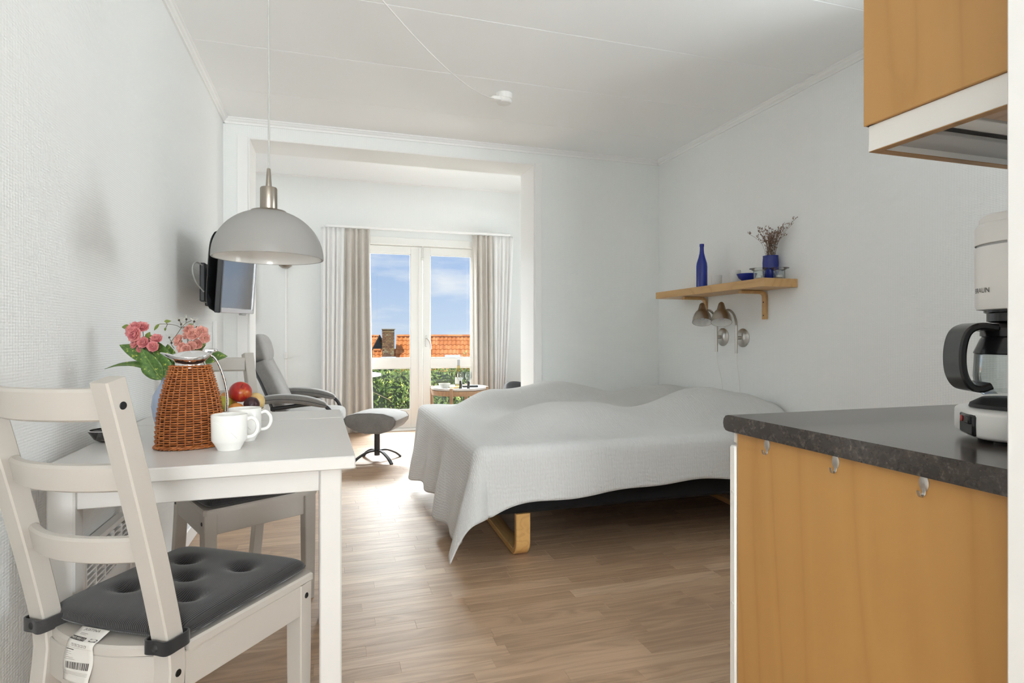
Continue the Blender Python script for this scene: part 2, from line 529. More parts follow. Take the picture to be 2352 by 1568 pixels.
# ---------------------------------------------------------------- mesh helpers
class MB:
    """collects geometry of ONE part; build() links it as one mesh object"""
    def __init__(s):
        s.v, s.f, s.uv = [], [], {}
    def add(s, vs, fs, m=None):
        o = len(s.v)
        for p in vs:
            p = Vector(p)
            s.v.append(tuple(m @ p if m is not None else p))
        s.f += [tuple(i + o for i in q) for q in fs]
        return s
    def box(s, x0, x1, y0, y1, z0, z1, b=0.0, m=None):
        X, Y, Z = (x0, x1), (y0, y1), (z0, z1)
        if b <= 0:
            vs = [(X[i], Y[j], Z[k]) for i in (0, 1) for j in (0, 1) for k in (0, 1)]
            fs = [(0, 1, 3, 2), (4, 6, 7, 5), (0, 4, 5, 1), (2, 3, 7, 6), (0, 2, 6, 4), (1, 5, 7, 3)]
            return s.add(vs, fs, m)
        b = min(b, (x1 - x0) * .45, (y1 - y0) * .45, (z1 - z0) * .45)
        ix = lambda i, j, k, a: ((i * 2 + j) * 2 + k) * 3 + a
        vs = []
        for i in (0, 1):
            for j in (0, 1):
                for k in (0, 1):
                    x, y, z = X[i], Y[j], Z[k]
                    xi, yi, zi = x + (b if i == 0 else -b), y + (b if j == 0 else -b), z + (b if k == 0 else -b)
                    vs += [(x, yi, zi), (xi, y, zi), (xi, yi, z)]
        fs = []
        c4 = ((0, 0), (1, 0), (1, 1), (0, 1))
        for i in (0, 1):
            fs.append(tuple(ix(i, p, q, 0) for p, q in c4))
            fs.append(tuple(ix(p, i, q, 1) for p, q in c4))
            fs.append(tuple(ix(p, q, i, 2) for p, q in c4))
        for p in (0, 1):
            for q in (0, 1):
                fs.append((ix(p, q, 0, 0), ix(p, q, 1, 0), ix(p, q, 1, 1), ix(p, q, 0, 1)))
                fs.append((ix(p, 0, q, 0), ix(p, 1, q, 0), ix(p, 1, q, 2), ix(p, 0, q, 2)))
                fs.append((ix(0, p, q, 1), ix(1, p, q, 1), ix(1, p, q, 2), ix(0, p, q, 2)))
                for r in (0, 1):
                    fs.append((ix(p, q, r, 0), ix(p, q, r, 1), ix(p, q, r, 2)))
        return s.add(vs, fs, m)
    def tube(s, path, r, n=8, caps=True, m=None):
        P = [Vector(p) for p in path]
        rs = r if isinstance(r, (list, tuple)) else [r] * len(P)
        vs, fs = [], []
        t0 = (P[1] - P[0]).normalized()
        ref = Vector((0, 0, 1)) if abs(t0.z) < .9 else Vector((1, 0, 0))
        a = t0.cross(ref).normalized()
        for i, p in enumerate(P):
            t = (P[min(i + 1, len(P) - 1)] - P[max(i - 1, 0)]).normalized()
            a = (a - t * a.dot(t)).normalized()
            b = t.cross(a)
            for k in range(n):
                q = 2 * PI * k / n
                vs.append(p + (a * cos(q) + b * sin(q)) * rs[i])
        for i in range(len(P) - 1):
            for k in range(n):
                fs.append((i * n + k, i * n + (k + 1) % n, (i + 1) * n + (k + 1) % n, (i + 1) * n + k))
        if caps:
            fs.append(tuple(range(n)))
            fs.append(tuple((len(P) - 1) * n + k for k in range(n)))
        return s.add(vs, fs, m)
    def sweep(s, path, sec, side=(1, 0, 0), m=None, scale=None):
        """sec: closed outline of (a, b); a runs along side, b along the normal of path and side"""
        P = [Vector(p) for p in path]
        side = Vector(side)
        n = len(sec)
        vs, fs = [], []
        for i, p in enumerate(P):
            t = (P[min(i + 1, len(P) - 1)] - P[max(i - 1, 0)]).normalized()
            sd = (side - t * side.dot(t)).normalized()
            nn = t.cross(sd)
            k = scale[i] if scale else 1.0
            for a, b in sec:
                vs.append(p + sd * a * k + nn * b * k)
        for i in range(len(P) - 1):
            for k in range(n):
                fs.append((i * n + k, i * n + (k + 1) % n, (i + 1) * n + (k + 1) % n, (i + 1) * n + k))
        fs.append(tuple(range(n)))
        fs.append(tuple((len(P) - 1) * n + k for k in range(n)))
        return s.add(vs, fs, m)
    def lathe(s, prof, n=32, m=None, sx=1.0, sy=1.0):
        """prof: (radius, z) points; radius 0 closes to a point"""
        vs, fs, rows = [], [], []
        for r, z in prof:
            if r <= 1e-6:
                rows.append([len(vs)])
                vs.append((0, 0, z))
            else:
                rows.append(list(range(len(vs), len(vs) + n)))
                vs += [(r * cos(2 * PI * k / n) * sx, r * sin(2 * PI * k / n) * sy, z) for k in range(n)]
        for a, b in zip(rows, rows[1:]):
            for k in range(n):
                k2 = (k + 1) % n
                if len(a) == 1 and len(b) == 1:
                    continue
                if len(a) == 1:
                    fs.append((a[0], b[k], b[k2]))
                elif len(b) == 1:
                    fs.append((a[k], a[k2], b[0]))
                else:
                    fs.append((a[k], a[k2], b[k2], b[k]))
        return s.add(vs, fs, m)
    def grid(s, nu, nv, fn, cu=False, cv=False, uv=None, m=None):
        o = len(s.v)
        nu1, nv1 = (nu if cu else nu + 1), (nv if cv else nv + 1)
        for i in range(nu1):
            for j in range(nv1):
                p = Vector(fn(i / nu, j / nv))
                s.v.append(tuple(m @ p if m is not None else p))
                if uv:
                    s.uv[len(s.v) - 1] = uv(i / nu, j / nv)
        for i in range(nu):
            for j in range(nv):
                a, b = i % nu1, (i + 1) % nu1
                c, d = j % nv1, (j + 1) % nv1
                s.f.append((o + a * nv1 + c, o + b * nv1 + c, o + b * nv1 + d, o + a * nv1 + d))
        return s
    def pad(s, c, h, e1=.35, e2=.35, n=28, m=None, uv=False, warp=None):
        """soft upholstered block (superellipsoid)"""
        sp = lambda v, e: math.copysign(abs(v) ** e, v)
        vs, fs = [], []
        nv = max(8, n // 2)
        rows = []
        o = len(s.v)
        for j in range(nv + 1):
            ph = -PI / 2 + PI * j / nv
            if j in (0, nv):
                rows.append([len(vs)])
                vs.append((c[0], c[1], c[2] + h[2] * sp(sin(ph), e1)))
                continue
            rows.append(list(range(len(vs), len(vs) + n)))
            for k in range(n):
                th = 2 * PI * (k + .5) / n
                cp = sp(cos(ph), e1)
                vs.append((c[0] + h[0] * cp * sp(cos(th), e2), c[1] + h[1] * cp * sp(sin(th), e2), c[2] + h[2] * sp(sin(ph), e1)))
        if warp:
            vs = [warp(*p) for p in vs]
        for a, b in zip(rows, rows[1:]):
            for k in range(n):
                k2 = (k + 1) % n
                if len(a) == 1:
                    fs.append((a[0], b[k], b[k2]))
                elif len(b) == 1:
                    fs.append((a[k], a[k2], b[0]))
                else:
                    fs.append((a[k], a[k2], b[k2], b[k]))
        return s.add(vs, fs, m)
    def mesh(s, name, material, smooth=True, ang=38, recalc=True):
        me = bpy.data.meshes.new(name)
        me.from_pydata(s.v, [], s.f)
        if recalc:
            bm = bmesh.new()
            bm.from_mesh(me)
            bmesh.ops.recalc_face_normals(bm, faces=bm.faces)
            bm.to_mesh(me)
            bm.free()
        if s.uv:
            l = me.uv_layers.new(name='UVMap')
            for lp in me.loops:
                l.data[lp.index].uv = s.uv.get(lp.vertex_index, (0, 0))
        if smooth:
            me.shade_smooth()
            me.set_sharp_from_angle(angle=R(ang))
        me.materials.append(material)
        return me
    def build(s, name, material, parent=None, smooth=True, ang=38, recalc=True):
        if isinstance(material, str):
            material = M[material]
        return link(name, s.mesh(name, material, smooth, ang, recalc), parent)

def link(name, me, parent=None):
    o = bpy.data.objects.new(name, me)
    COL.objects.link(o)
    if parent is not None:
        o.parent = parent
    return o

def tag(o, label, cat, group=None):
    o['label'] = label
    o['category'] = cat
    if group:
        o['group'] = group
    return o

def thing(name, label, cat, loc=(0, 0, 0), rz=0.0, group=None):
    o = bpy.data.objects.new(name, None)
    o.empty_display_size = .05
    COL.objects.link(o)
    o.location = loc
    o.rotation_euler = (0, 0, rz)
    return tag(o, label, cat, group)

def struct(o, label=None, cat=None):
    o['kind'] = 'structure'
    if label:
        o['label'] = label
    if cat:
        o['category'] = cat
    return o

def stuff(o):
    o['kind'] = 'stuff'
    return o

def copy_tree(o, parent=None):
    c = o.copy()
    COL.objects.link(c)
    c.parent = parent
    for ch in [x for x in bpy.data.objects if x.parent == o]:
        copy_tree(ch, c)
    return c

def rrect(w, h, b):
    """outline of a w x h bar with chamfered corners"""
    x, y = w / 2, h / 2
    return [(-x + b, -y), (x - b, -y), (x, -y + b), (x, y - b), (x - b, y), (-x + b, y), (-x, y - b), (-x, -y + b)]

def bez(p0, p1, p2, p3, n=12):
    out = []
    for i in range(n + 1):
        t = i / n
        out.append(tuple((1 - t) ** 3 * a + 3 * (1 - t) ** 2 * t * b + 3 * (1 - t) * t * t * c + t ** 3 * d for a, b, c, d in zip(p0, p1, p2, p3)))
    return out

def smooth_path(pts, n=6):
    """Catmull-Rom through pts"""
    P = [Vector(p) for p in pts]
    out = []
    for i in range(len(P) - 1):
        a, b, c, d = P[max(i - 1, 0)], P[i], P[i + 1], P[min(i + 2, len(P) - 1)]
        for k in range(n):
            t = k / n
            out.append(.5 * ((2 * b) + (c - a) * t + (2 * a - 5 * b + 4 * c - d) * t * t + (3 * b - a - 3 * c + d) * t ** 3))
    out.append(P[-1])
    return out

def text_geo(txt, size, spacing=1.0):
    """triangulated outline of a word, in its own x/y plane"""
    cu = bpy.data.curves.new('lettering', 'FONT')
    cu.body = txt
    cu.size = size
    cu.space_character = spacing
    o = bpy.data.objects.new('lettering', cu)
    COL.objects.link(o)
    dg = bpy.context.evaluated_depsgraph_get()
    ev = o.evaluated_get(dg)
    me = ev.to_mesh()
    vs = [tuple(v.co) for v in me.vertices]
    fs = [tuple(p.vertices) for p in me.polygons]
    ev.to_mesh_clear()
    bpy.data.objects.remove(o)
    bpy.data.curves.remove(cu)
    return vs, fs

T = Matrix.Translation
def RZ(a): return Matrix.Rotation(a, 4, 'Z')
def RX(a): return Matrix.Rotation(a, 4, 'X')
def RY(a): return Matrix.Rotation(a, 4, 'Y')

# ---------------------------------------------------------------- the room
XL, XR, YB, HC = -.70, 2.68, 4.40, 2.565
YJ = 4.71            # rear face of the wall with the wide opening
YD, HA = 6.79, 2.83  # end wall with the garden doors, ceiling there
AXL, AXR = -1.70, 2.75

def walls(name, boxes, m, b=0.0):
    g = MB()
    for q in boxes:
        g.box(*q, b=b)
    return struct(g.build(name, m, smooth=False))

walls('wall_left', [(XL - .15, XL, -3.75, YB, -.05, 2.7)], 'wall')
walls('wall_back', [(AXL - .15, -.543, YB, YJ, -.05, 3.0), (1.555, AXR + .15, YB, YJ, -.05, 3.0), (-.543, 1.555, YB, YJ, 2.445, 3.0)], 'wall_x')
walls('wall_right', [(XR, XR + .15, .40, .60, -.05, 2.7), (XR, XR + .15, 1.64, YB, -.05, 2.7), (XR, XR + .15, .60, 1.64, -.05, .98), (XR, XR + .15, .60, 1.64, 2.38, 2.7)], 'wall')
walls('wall_kitchen', [(.868, XR, .40, .545, -.05, 2.7)], 'wall_x')
walls('wall_hall', [(.92, 1.07, -3.75, .40, -.05, 2.7)], 'wall')
walls('wall_rear', [(XL, -.52, -3.75, -3.60, -.05, 2.7), (.72, .92, -3.75, -3.60, -.05, 2.7), (-.52, .72, -3.75, -3.60, -.05, .80), (-.52, .72, -3.75, -3.60, 2.15, 2.7)], 'wall_x')
walls('wall_alcove_left', [(AXL - .15, AXL, YJ, 5.0, -.05, 3.0), (AXL - .15, AXL, 6.5, YD + .25, -.05, 3.0), (AXL - .15, AXL, 5.0, 6.5, -.05, .70), (AXL - .15, AXL, 5.0, 6.5, 2.35, 3.0)], 'wall')
walls('wall_alcove_right', [(AXR, AXR + .15, YJ, 5.2, -.05, 3.0), (AXR, AXR + .15, 6.4, YD + .25, -.05, 3.0), (AXR, AXR + .15, 5.2, 6.4, -.05, .80), (AXR, AXR + .15, 5.2, 6.4, 2.25, 3.0)], 'wall')
walls('wall_alcove_end', [(AXL, .28, YD, YD + .25, -.05, 3.0), (1.77, AXR, YD, YD + .25, -.05, 3.0), (.28, 1.77, YD, YD + .25, 2.20, 3.0)], 'wall_x')

# ceilings: boards with open joints
ceil = struct(MB().box(XL, XR, -3.75, YB, HC + .012, 2.7).build('ceiling', 'ceiling', smooth=False), 'white board ceiling of the main room', 'ceiling')
yj = [4.40, 3.89, 3.29, 2.69, 2.09, 1.49, .89, .29, -.31, -.91, -1.51, -2.11, -2.71, -3.31, -3.60]
for a, b in zip(yj, yj[1:]):
    MB().box(XL, XR, b + .0015, a - .0015, HC, HC + .011, b=.0025).build('ceiling_panel', 'ceiling', ceil, smooth=False)
ca = struct(MB().box(AXL, AXR, YJ, YD, HA, HA + .12).build('ceiling_alcove', 'ceiling', smooth=False), 'white ceiling of the bay by the garden doors', 'ceiling')

# cove mouldings under the ceilings
def cove(name, p0, p1, inward, z, k=1.0):
    p0, p1 = Vector((*p0, z)), Vector((*p1, z))
    d = Vector((*inward, 0))
    g = MB()
    up = Vector((0, 0, 1))
    prof = [(0, 0), (.034 * k, 0), (.034 * k, -.007 * k), (.026 * k, -.011 * k), (.020 * k, -.020 * k), (.011 * k, -.026 * k), (.011 * k, -.040 * k), (0, -.040 * k)]
    n = len(prof)
    vs = [p + d * a + up * b for p in (p0, p1) for a, b in prof]
    fs = [tuple(range(n)), tuple(range(n, 2 * n))] + [(i, (i + 1) % n, n + (i + 1) % n, n + i) for i in range(n)]
    g.add(vs, fs)
    return struct(g.build(name, 'trim', smooth=False))

cove('trim_1', (XL, -3.6), (XL, YB), (1, 0), HC)
cove('trim_2', (XL, YB), (XR, YB), (0, -1), HC)
cove('trim_3', (XR, YB), (XR, .545), (-1, 0), HC)
cove('trim_4', (AXL, YD), (AXR, YD), (0, -1), HA, .55)

# casing and jamb lining of the wide opening
g = MB().box(-.612, -.543, YB - .014, YB, 0, 2.452, b=.003)
struct(g.build('trim_5', 'trim', smooth=False))
g = MB().box(1.555, 1.614, YB - .014, YB, 0, 2.452, b=.003)
struct(g.build('trim_6', 'trim', smooth=False))
g = MB().box(-.543, -.531, YB - .008, YJ + .01, 0, 2.433, b=.002)
struct(g.build('trim_7', 'jamb', smooth=False))
g = MB().box(1.543, 1.555, YB - .008, YJ + .01, 0, 2.433, b=.002)
struct(g.build('trim_8', 'jamb', smooth=False))
g = MB().box(-.543, 1.555, YB - .002, YJ + .01, 2.433, 2.445, b=.002)
struct(g.build('trim_9', 'jamb', smooth=False))
# casing at the kitchen wall's end, next to the camera
g = MB().box(.858, .868, .47, .548, 0, HC, b=.003).box(.860, .92, .40, .531, 0, HC, b=.003)
struct(g.build('trim_10', 'trim', smooth=False))
# baseboards
def base(name, x0, x1, y0, y1):
    struct(MB().box(x0, x1, y0, y1, 0, .085, b=.004).build(name, 'trim', smooth=False))
base('baseboard_left', XL, XL + .013, -3.6, YB)
base('baseboard_back', 1.614, XR, YB - .013, YB)
base('baseboard_right', XR - .013, XR, 1.20, YB - .013)
base('baseboard_alcove_end', AXL, .28, YD - .013, YD)
base('baseboard_alcove_end_right', 1.77, AXR, YD - .013, YD)

# parquet: strips as single planks where they show largest, the rest joined
floor = struct(MB().box(AXL - .15, AXR + .15, -3.75, YD + .25, -.10, -.010).build('floor', 'subfloor', smooth=False), 'brown oak strip parquet floor', 'floor')
PW = .0667
LEN = (.36, .44, .52, .60, .70)
rp = random.Random(5)
strips = []
row = 0
y = -3.60
while y < YD:
    xa, xb = (XL, XR) if y + PW / 2 < YB else ((-.531, 1.543) if y + PW / 2 < YJ + .01 else (AXL, AXR))
    x = xa - rp.random() * .5
    while x < xb:
        L = rp.choice(LEN)
        a, b = max(x, xa), min(x + L, xb)
        if b - a > .02:
            strips.append((a, b, y, min(y + PW, YD)))
        x += L
    y += PW

def strip_area(s):
    a, b, c, d = s
    mx, my = (a + b) / 2, (c + d) / 2
    # hidden by kitchen units, dining set or bed
    if mx > .86 and my < 1.5:
        return 0
    q = [project(px, py, 0) for px, py in ((a, c), (b, c), (b, d), (a, d))]
    if any(p is None for p in q):
        return 0
    pts = [(min(max(u, 0), 1690), min(max(v, 0), 1568)) for u, v in q]
    ar = 0
    for i in range(4):
        ar += pts[i][0] * pts[(i + 1) % 4][1] - pts[(i + 1) % 4][0] * pts[i][1]
    if mx > 1.0 and 2.75 < my:
        return 0
    return abs(ar) / 2

strips.sort(key=strip_area, reverse=True)
plank_cache = {}
for s in strips[:300]:
    a, b, c, d = s
    key = round(b - a, 3)
    if key not in plank_cache:
        h = key / 2
        plank_cache[key] = MB().box(-h + .0001, h - .0001, -PW / 2 + .0001, PW / 2 - .0001, -.010, 0, b=.0006).mesh('plank', M['plank'], smooth=False)
    o = link('plank', plank_cache[key], floor)
    o.location = ((a + b) / 2, (c + d) / 2, 0)
g = MB()
for a, b, c, d in strips[300:]:
    g.box(a + .0001, b - .0001, c + .0001, d - .0001, -.010, 0, b=.0006)
stuff(g.build('planks', 'plank_far', floor, smooth=False))

# ---------------------------------------------------------------- invented windows, added where the unseen fill lamps shine in
def added_side_window(name, x0, x1, y0, y1, z0, z1):
    root = struct(MB().box(x0, x1, y0, y0 + .06, z0, z1, b=.004).box(x0, x1, y1 - .06, y1, z0, z1, b=.004).box(x0, x1, y0 + .06, y1 - .06, z0, z0 + .06, b=.004).box(x0, x1, y0 + .06, y1 - .06, z1 - .06, z1, b=.004).build(name, 'door_paint', smooth=False))
    ym = (y0 + y1) / 2
    MB().box(x0 + .01, x1 - .01, ym - .03, ym + .03, z0 + .06, z1 - .06, b=.003).build('mullion', 'door_paint', root, smooth=False)
    xm = (x0 + x1) / 2
    for a, b in ((y0 + .06, ym - .03), (ym + .03, y1 - .06)):
        MB().box(xm - .003, xm + .003, a, b, z0 + .06, z1 - .06).build('pane', 'pane', root, smooth=False)

added_side_window('added_window_1', AXL - .12, AXL - .05, 5.0, 6.5, .70, 2.35)  # invented, lets in the left fill lamp of the bay
added_side_window('added_window_2', AXR + .05, AXR + .12, 5.2, 6.4, .80, 2.25)  # invented, lets in the right fill lamp of the bay
added_side_window('added_window_3', XR + .05, XR + .12, .60, 1.64, .98, 2.38)  # invented kitchen opening for the upward fill lamp
w4 = struct(MB().box(-.52, -.46, -3.72, -3.65, .80, 2.15, b=.004).box(.66, .72, -3.72, -3.65, .80, 2.15, b=.004).box(-.46, .66, -3.72, -3.65, .80, .86, b=.004).box(-.46, .66, -3.72, -3.65, 2.09, 2.15, b=.004).build('added_window_4', 'door_paint', smooth=False))  # invented hall opening, added for the frontal fill lamp
MB().box(-.46, .66, -3.688, -3.682, .86, 2.09).build('pane', 'pane', w4, smooth=False)

# ---------------------------------------------------------------- garden doors
d1 = struct(MB().box(.28, .335, YD - .03, YD + .13, 0, 2.20, b=.004).box(1.715, 1.77, YD - .03, YD + .13, 0, 2.20, b=.004).box(.335, 1.715, YD - .05, YD + .13, 2.115, 2.20, b=.004).box(.335, 1.715, YD - .01, YD + .13, 0, .018, b=.004).build('door_1', 'door_paint', smooth=False), 'white double garden door with glass panes', 'door')
YL0, YL1 = YD + .012, YD + .058
for lx0, lx1, sl, sr in ((.338, 1.026, .085, .138), (1.030, 1.712, .080, .108)):
    g = MB()
    g.box(lx0, lx0 + sl, YL0, YL1, .02, 2.112, b=.005)
    g.box(lx1 - sr, lx1, YL0, YL1, .02, 2.112, b=.005)
    for z0, z1 in ((.02, .224), (.71, .82), (2.025, 2.112)):
        g.box(lx0 + sl, lx1 - sr, YL0, YL1, z0, z1, b=.005)
    leaf = g.build('door_leaf', 'door_paint', d1, smooth=False)
    for z0, z1 in ((.224, .71), (.82, 2.025)):
        MB().box(lx0 + sl, lx1 - sr, YL0 + .02, YL0 + .026, z0, z1).build('pane', 'pane', leaf, smooth=False)
        gb = MB()
        for q in ((lx0 + sl, lx0 + sl + .011, z0, z1), (lx1 - sr - .011, lx1 - sr, z0, z1), (lx0 + sl, lx1 - sr, z0, z0 + .011), (lx0 + sl, lx1 - sr, z1 - .011, z1)):
            gb.box(q[0], q[1], YL0 + .006, YL0 + .02, q[2], q[3], b=.003)
        gb.build('glazing_bead', 'door_paint', leaf, smooth=False)
    MB().box(lx0 + sl + .03, lx1 - sr - .03, YL0 - .004, YL0 + .002, .07, .175, b=.003).build('panel_moulding', 'door_paint', leaf, smooth=False)
MB().box(.972, 1.020, YL0 - .018, YL0, .03, 2.10, b=.008).build('astragal', 'door_paint', d1, smooth=False)
hd = MB().box(1.052, 1.078, YL0 - .008, YL0, .955, 1.085, b=.004).build('handle_plate', 'steel_light', d1)
MB().tube(smooth_path([(1.065, YL0 - .006, 1.05), (1.065, YL0 - .05, 1.05), (1.085, YL0 - .058, 1.035), (1.105, YL0 - .058, .98), (1.108, YL0 - .058, .925)], 6), [.010] * 12 + [.009] * 13, 10).build('lever', 'steel_light', d1)
g = MB().box(1.010, 1.030, YL0 - .028, YL0 - .018, 1.98, 2.10, b=.003).box(1.002, 1.038, YL0 - .034, YL0 - .02, 1.955, 1.985, b=.004)
g.build('bolt', 'steel_light', d1)
MB().box(.33, 1.72, YD - .10, YD + .02, .0, .014, b=.005).build('threshold', 'trim', d1, smooth=False)

# ---------------------------------------------------------------- curtains and rail
g = MB().sweep(smooth_path([(-.05, YD - .01, 2.275), (-.05, 6.69, 2.275), (.02, 6.66, 2.275), (.4, 6.655, 2.275), (1.6, 6.655, 2.275), (1.98, 6.66, 2.275), (2.05, 6.69, 2.275), (2.05, YD - .01, 2.275)], 6), rrect(.028, .03, .004), (0, 0, 1))
rail = tag(g.build('curtain_rail', 'trim'), 'white curtain rail with rounded ends above the garden doors', 'curtain rail')

def curtain(name, label, m, top, bot, folds, amp, seed, y0=6.655):
    rr = random.Random(seed)
    ph = [rr.uniform(0, 6.28) for _ in range(4)]
    def fn(a, b):
        sag = b ** 1.3
        x0 = top[0] + (bot[0] - top[0]) * sag
        x1 = top[1] + (bot[1] - top[1]) * sag
        w = 2 * PI * folds * a
        f = sin(w + ph[0] + .25 * sin(2 * b + ph[1]) + .6 * sin(w * .5 + ph[3])) + .12 * sin(2.0 * w + ph[2])
        k = .55 + .45 * min(1, b * 5)
        x = x0 + (x1 - x0) * (a + .012 * sin(w * 1.0 + ph[3]) * b)
        return (x, y0 + amp * k * f, 2.258 - (2.258 - .018) * b)
    gg = MB().grid(int(folds * 22), 30, fn)
    o = gg.build(name, m, ang=80)
    sm = o.modifiers.new('thickness', 'SOLIDIFY')
    sm.thickness = .003
    return o

for nm, lb, m, tp, bt, fo, am, sd in (
        ('curtain', 'white outer curtain left of the garden doors', 'curtain_white', (-.10, .142), (-.10, .115), 5, .020, 1),
        ('curtain', 'beige inner curtain left of the garden doors', 'curtain_beige', (.152, .415), (.125, .455), 4, .028, 2),
        ('curtain', 'beige inner curtain right of the garden doors', 'curtain_beige', (1.585, 1.832), (1.60, 1.845), 4, .028, 3),
        ('curtain', 'white outer curtain gathered right of the garden doors', 'curtain_white', (1.842, 2.085), (1.857, 1.97), 5, .018, 4)):
    tag(curtain(nm, lb, m, tp, bt, fo, am, sd), lb, 'curtain', 'curtains at the garden doors')

# ---------------------------------------------------------------- bed
XF, XH, YN, YFAR = .675, 2.655, 2.64, 4.375
bed = thing('bed', 'low double bed with black base and bent birch legs', 'bed', ((XF + XH) / 2, (YN + YFAR) / 2, 0))
bl = -bed.location
def inbed(o):
    o.location = bl
    return o
inbed(MB().box(XF + .01, XH, YN + .02, YFAR - .01, .215, .36, b=.02).build('bed_base', 'black_felt', bed))
ymid = (YN + YFAR) / 2
for ya, yb in ((YN + .02, ymid - .004), (ymid + .004, YFAR - .01)):
    inbed(MB().box(XF + .02, XH, ya, yb, .362, .535, b=.04).build('mattress', 'mattress', bed))
for lx in (.885, 2.42):
    r = .065
    pts = [(lx, 2.68, .214), (lx, 2.68, .02 + r)]
    for k in range(1, 9):
        q = PI / 2 * k / 8
        pts.append((lx, 2.68 + r - r * cos(q), .016 + r - r * sin(q)))
    pts += [(lx, 3.0, .024), (lx, 3.5, .045), (lx, 4.0, .024)]
    for k in range(0, 9):
        q = PI / 2 * k / 8
        pts.append((lx, 4.33 - r + r * sin(q), .016 + r - r * cos(q)))
    pts.append((lx, 4.33, .214))
    inbed(MB().sweep(pts, rrect(.072, .030, .004), (1, 0, 0)).build('bed_leg', 'birch', bed))

def smst(a, b, x):
    t = min(1, max(0, (x - a) / (b - a)))
    return t * t * (3 - 2 * t)

def bed_top(x, y):
    """lumps of duvets and pillows under the quilt"""
    h = 0.0
    # near duvet
    near = math.exp(-((y - 3.08) / .26) ** 2)
    h += near * (.150 * smst(.76, 1.26, x) - .060 * math.exp(-((x - 1.72) / .22) ** 2) + .035 * math.exp(-((x - 2.22) / .25) ** 2))
    # far duvet
    far = math.exp(-((y - 3.95) / .26) ** 2)
    h += far * (.145 * smst(.72, 1.10, x) + .025 * math.exp(-((x - 1.55) / .25) ** 2) - .045 * math.exp(-((x - 2.02) / .16) ** 2))
    h += .012 * sin(5.2 * x + 3.1 * y) * smst(.7, 1.1, x) + .007 * sin(11 * x - 7 * y)
    h += .02 * math.exp(-((x - 1.05) / .12) ** 2 - ((y - 3.55) / .3) ** 2)
    h *= smst(YN - .02, YN + .34, y) * smst(XF - .02, XF + .22, x)
    h -= .05 * smst(2.45, 2.68, x)
    return h

def bend(d, r, fl):
    if d <= 0:
        return d, 0.0
    lim = r * PI / 2
    if d < lim:
        return r * sin(d / r), r * (1 - cos(d / r))
    e2 = d - lim
    return r + fl * e2, r + e2 * math.sqrt(1 - fl * fl)

DF, ZT = .475, .552
def near_drop(x):
    return .262 + .075 * math.exp(-max(0, x - .70) / .16) - .012 * sin(4.5 * x) + .006 * sin(13 * x)

NU, NV = 190, 150
LX, LY = XH - XF, YFAR - YN
def cloth(a, b):
    cx = -DF + (LX + DF) * a
    xw = XF + max(cx, 0)
    dn = near_drop(xw)
    cy = -dn + (LY + dn) * b
    return cx, cy

def quilt_pt(a, b):
    cx, cy = cloth(a, b)
    dx, dy = max(0, -cx), max(0, -cy)
    x, y = XF + cx, YN + cy
    if dx == 0 and dy == 0:
        return (x, y, ZT + bed_top(x, y))
    if dx > 0 and dy > 0:
        p = 2.6
        rr = (dx ** p + dy ** p) ** (1 / p)
        th = math.atan2(dy, dx)
        fl = .15 + .26 * sin(2 * th) ** 2
        o, dn = bend(rr, .045, fl)
        o *= 1 + .10 * sin(th * 6) * smst(.05, .3, rr)
        return (XF - cos(th) * o, YN - sin(th) * o, ZT - dn)
    if dx > 0:
        wob = sin(y * 6.5 + .6) + .9 * sin(y * 14 + 1.1)
        far = smst(3.9, 4.35, y)
        o, dn = bend(dx, .045, .15 + .05 * far)
        o += .022 * wob * smst(.05, .4, dx)
        return (XF - o, y, ZT + bed_top(XF, y) - dn * (1 + .03 * wob * smst(.2, .47, dx)))
    wob = sin(x * 6.0) + .5 * sin(x * 11 + 1)
    o, dn = bend(dy, .05, .10)
    o += .010 * wob * smst(.05, .25, dy)
    return (x, YN - o, ZT + bed_top(x, YN) - dn)

g = MB().grid(NU, NV, quilt_pt, uv=lambda a, b: cloth(a, b))
q = g.build('quilt', 'quilt', ang=180)
sm = q.modifiers.new('thickness', 'SOLIDIFY')
sm.thickness = .007
sm.offset = 1.0
tag(q, 'white ribbed quilt draped over the double bed', 'quilt')

# ---------------------------------------------------------------- dining table
TR = R(1.2)
tbl = thing('dining_table', 'white extendable dining table against the left wall', 'table', (.063, 1.587, 0), TR)
W_, L0, L1 = .722, .782, 1.05
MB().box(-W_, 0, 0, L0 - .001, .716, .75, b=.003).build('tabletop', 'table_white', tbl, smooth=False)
MB().box(-W_, 0, L0 + .001, L1, .716, .75, b=.003).build('table_leaf', 'table_white', tbl, smooth=False)
LG = .056
for lx in (-.034, -W_ + .034 + LG):
    for ly in (.03, L0 - .09):
        MB().sweep([(lx - LG / 2, ly + LG / 2, .0), (lx - LG / 2, ly + LG / 2, .716)], rrect(LG, LG, .004), (1, 0, 0)).build('leg', 'table_white', tbl, smooth=False)
AP = (.655, .715)
MB().box(-W_ + .034 + LG, -.034 - LG, .042, .062, *AP, b=.002).build('apron', 'table_white', tbl, smooth=False)
MB().box(-W_ + .034 + LG, -.034 - LG, L0 - .075, L0 - .055, *AP, b=.002).build('apron', 'table_white', tbl, smooth=False)
for xx in (-.054, -W_ + .034):
    MB().box(xx, xx + .02, .03 + LG, L0 - .09, *AP, b=.002).build('apron', 'table_white', tbl, smooth=False)

# ---------------------------------------------------------------- dining chairs
def post_y(z):
    if z < .42:
        return -.075 * ((.42 - z) / .42) ** 1.4
    return -.135 * ((z - .42) / .565) ** 1.15

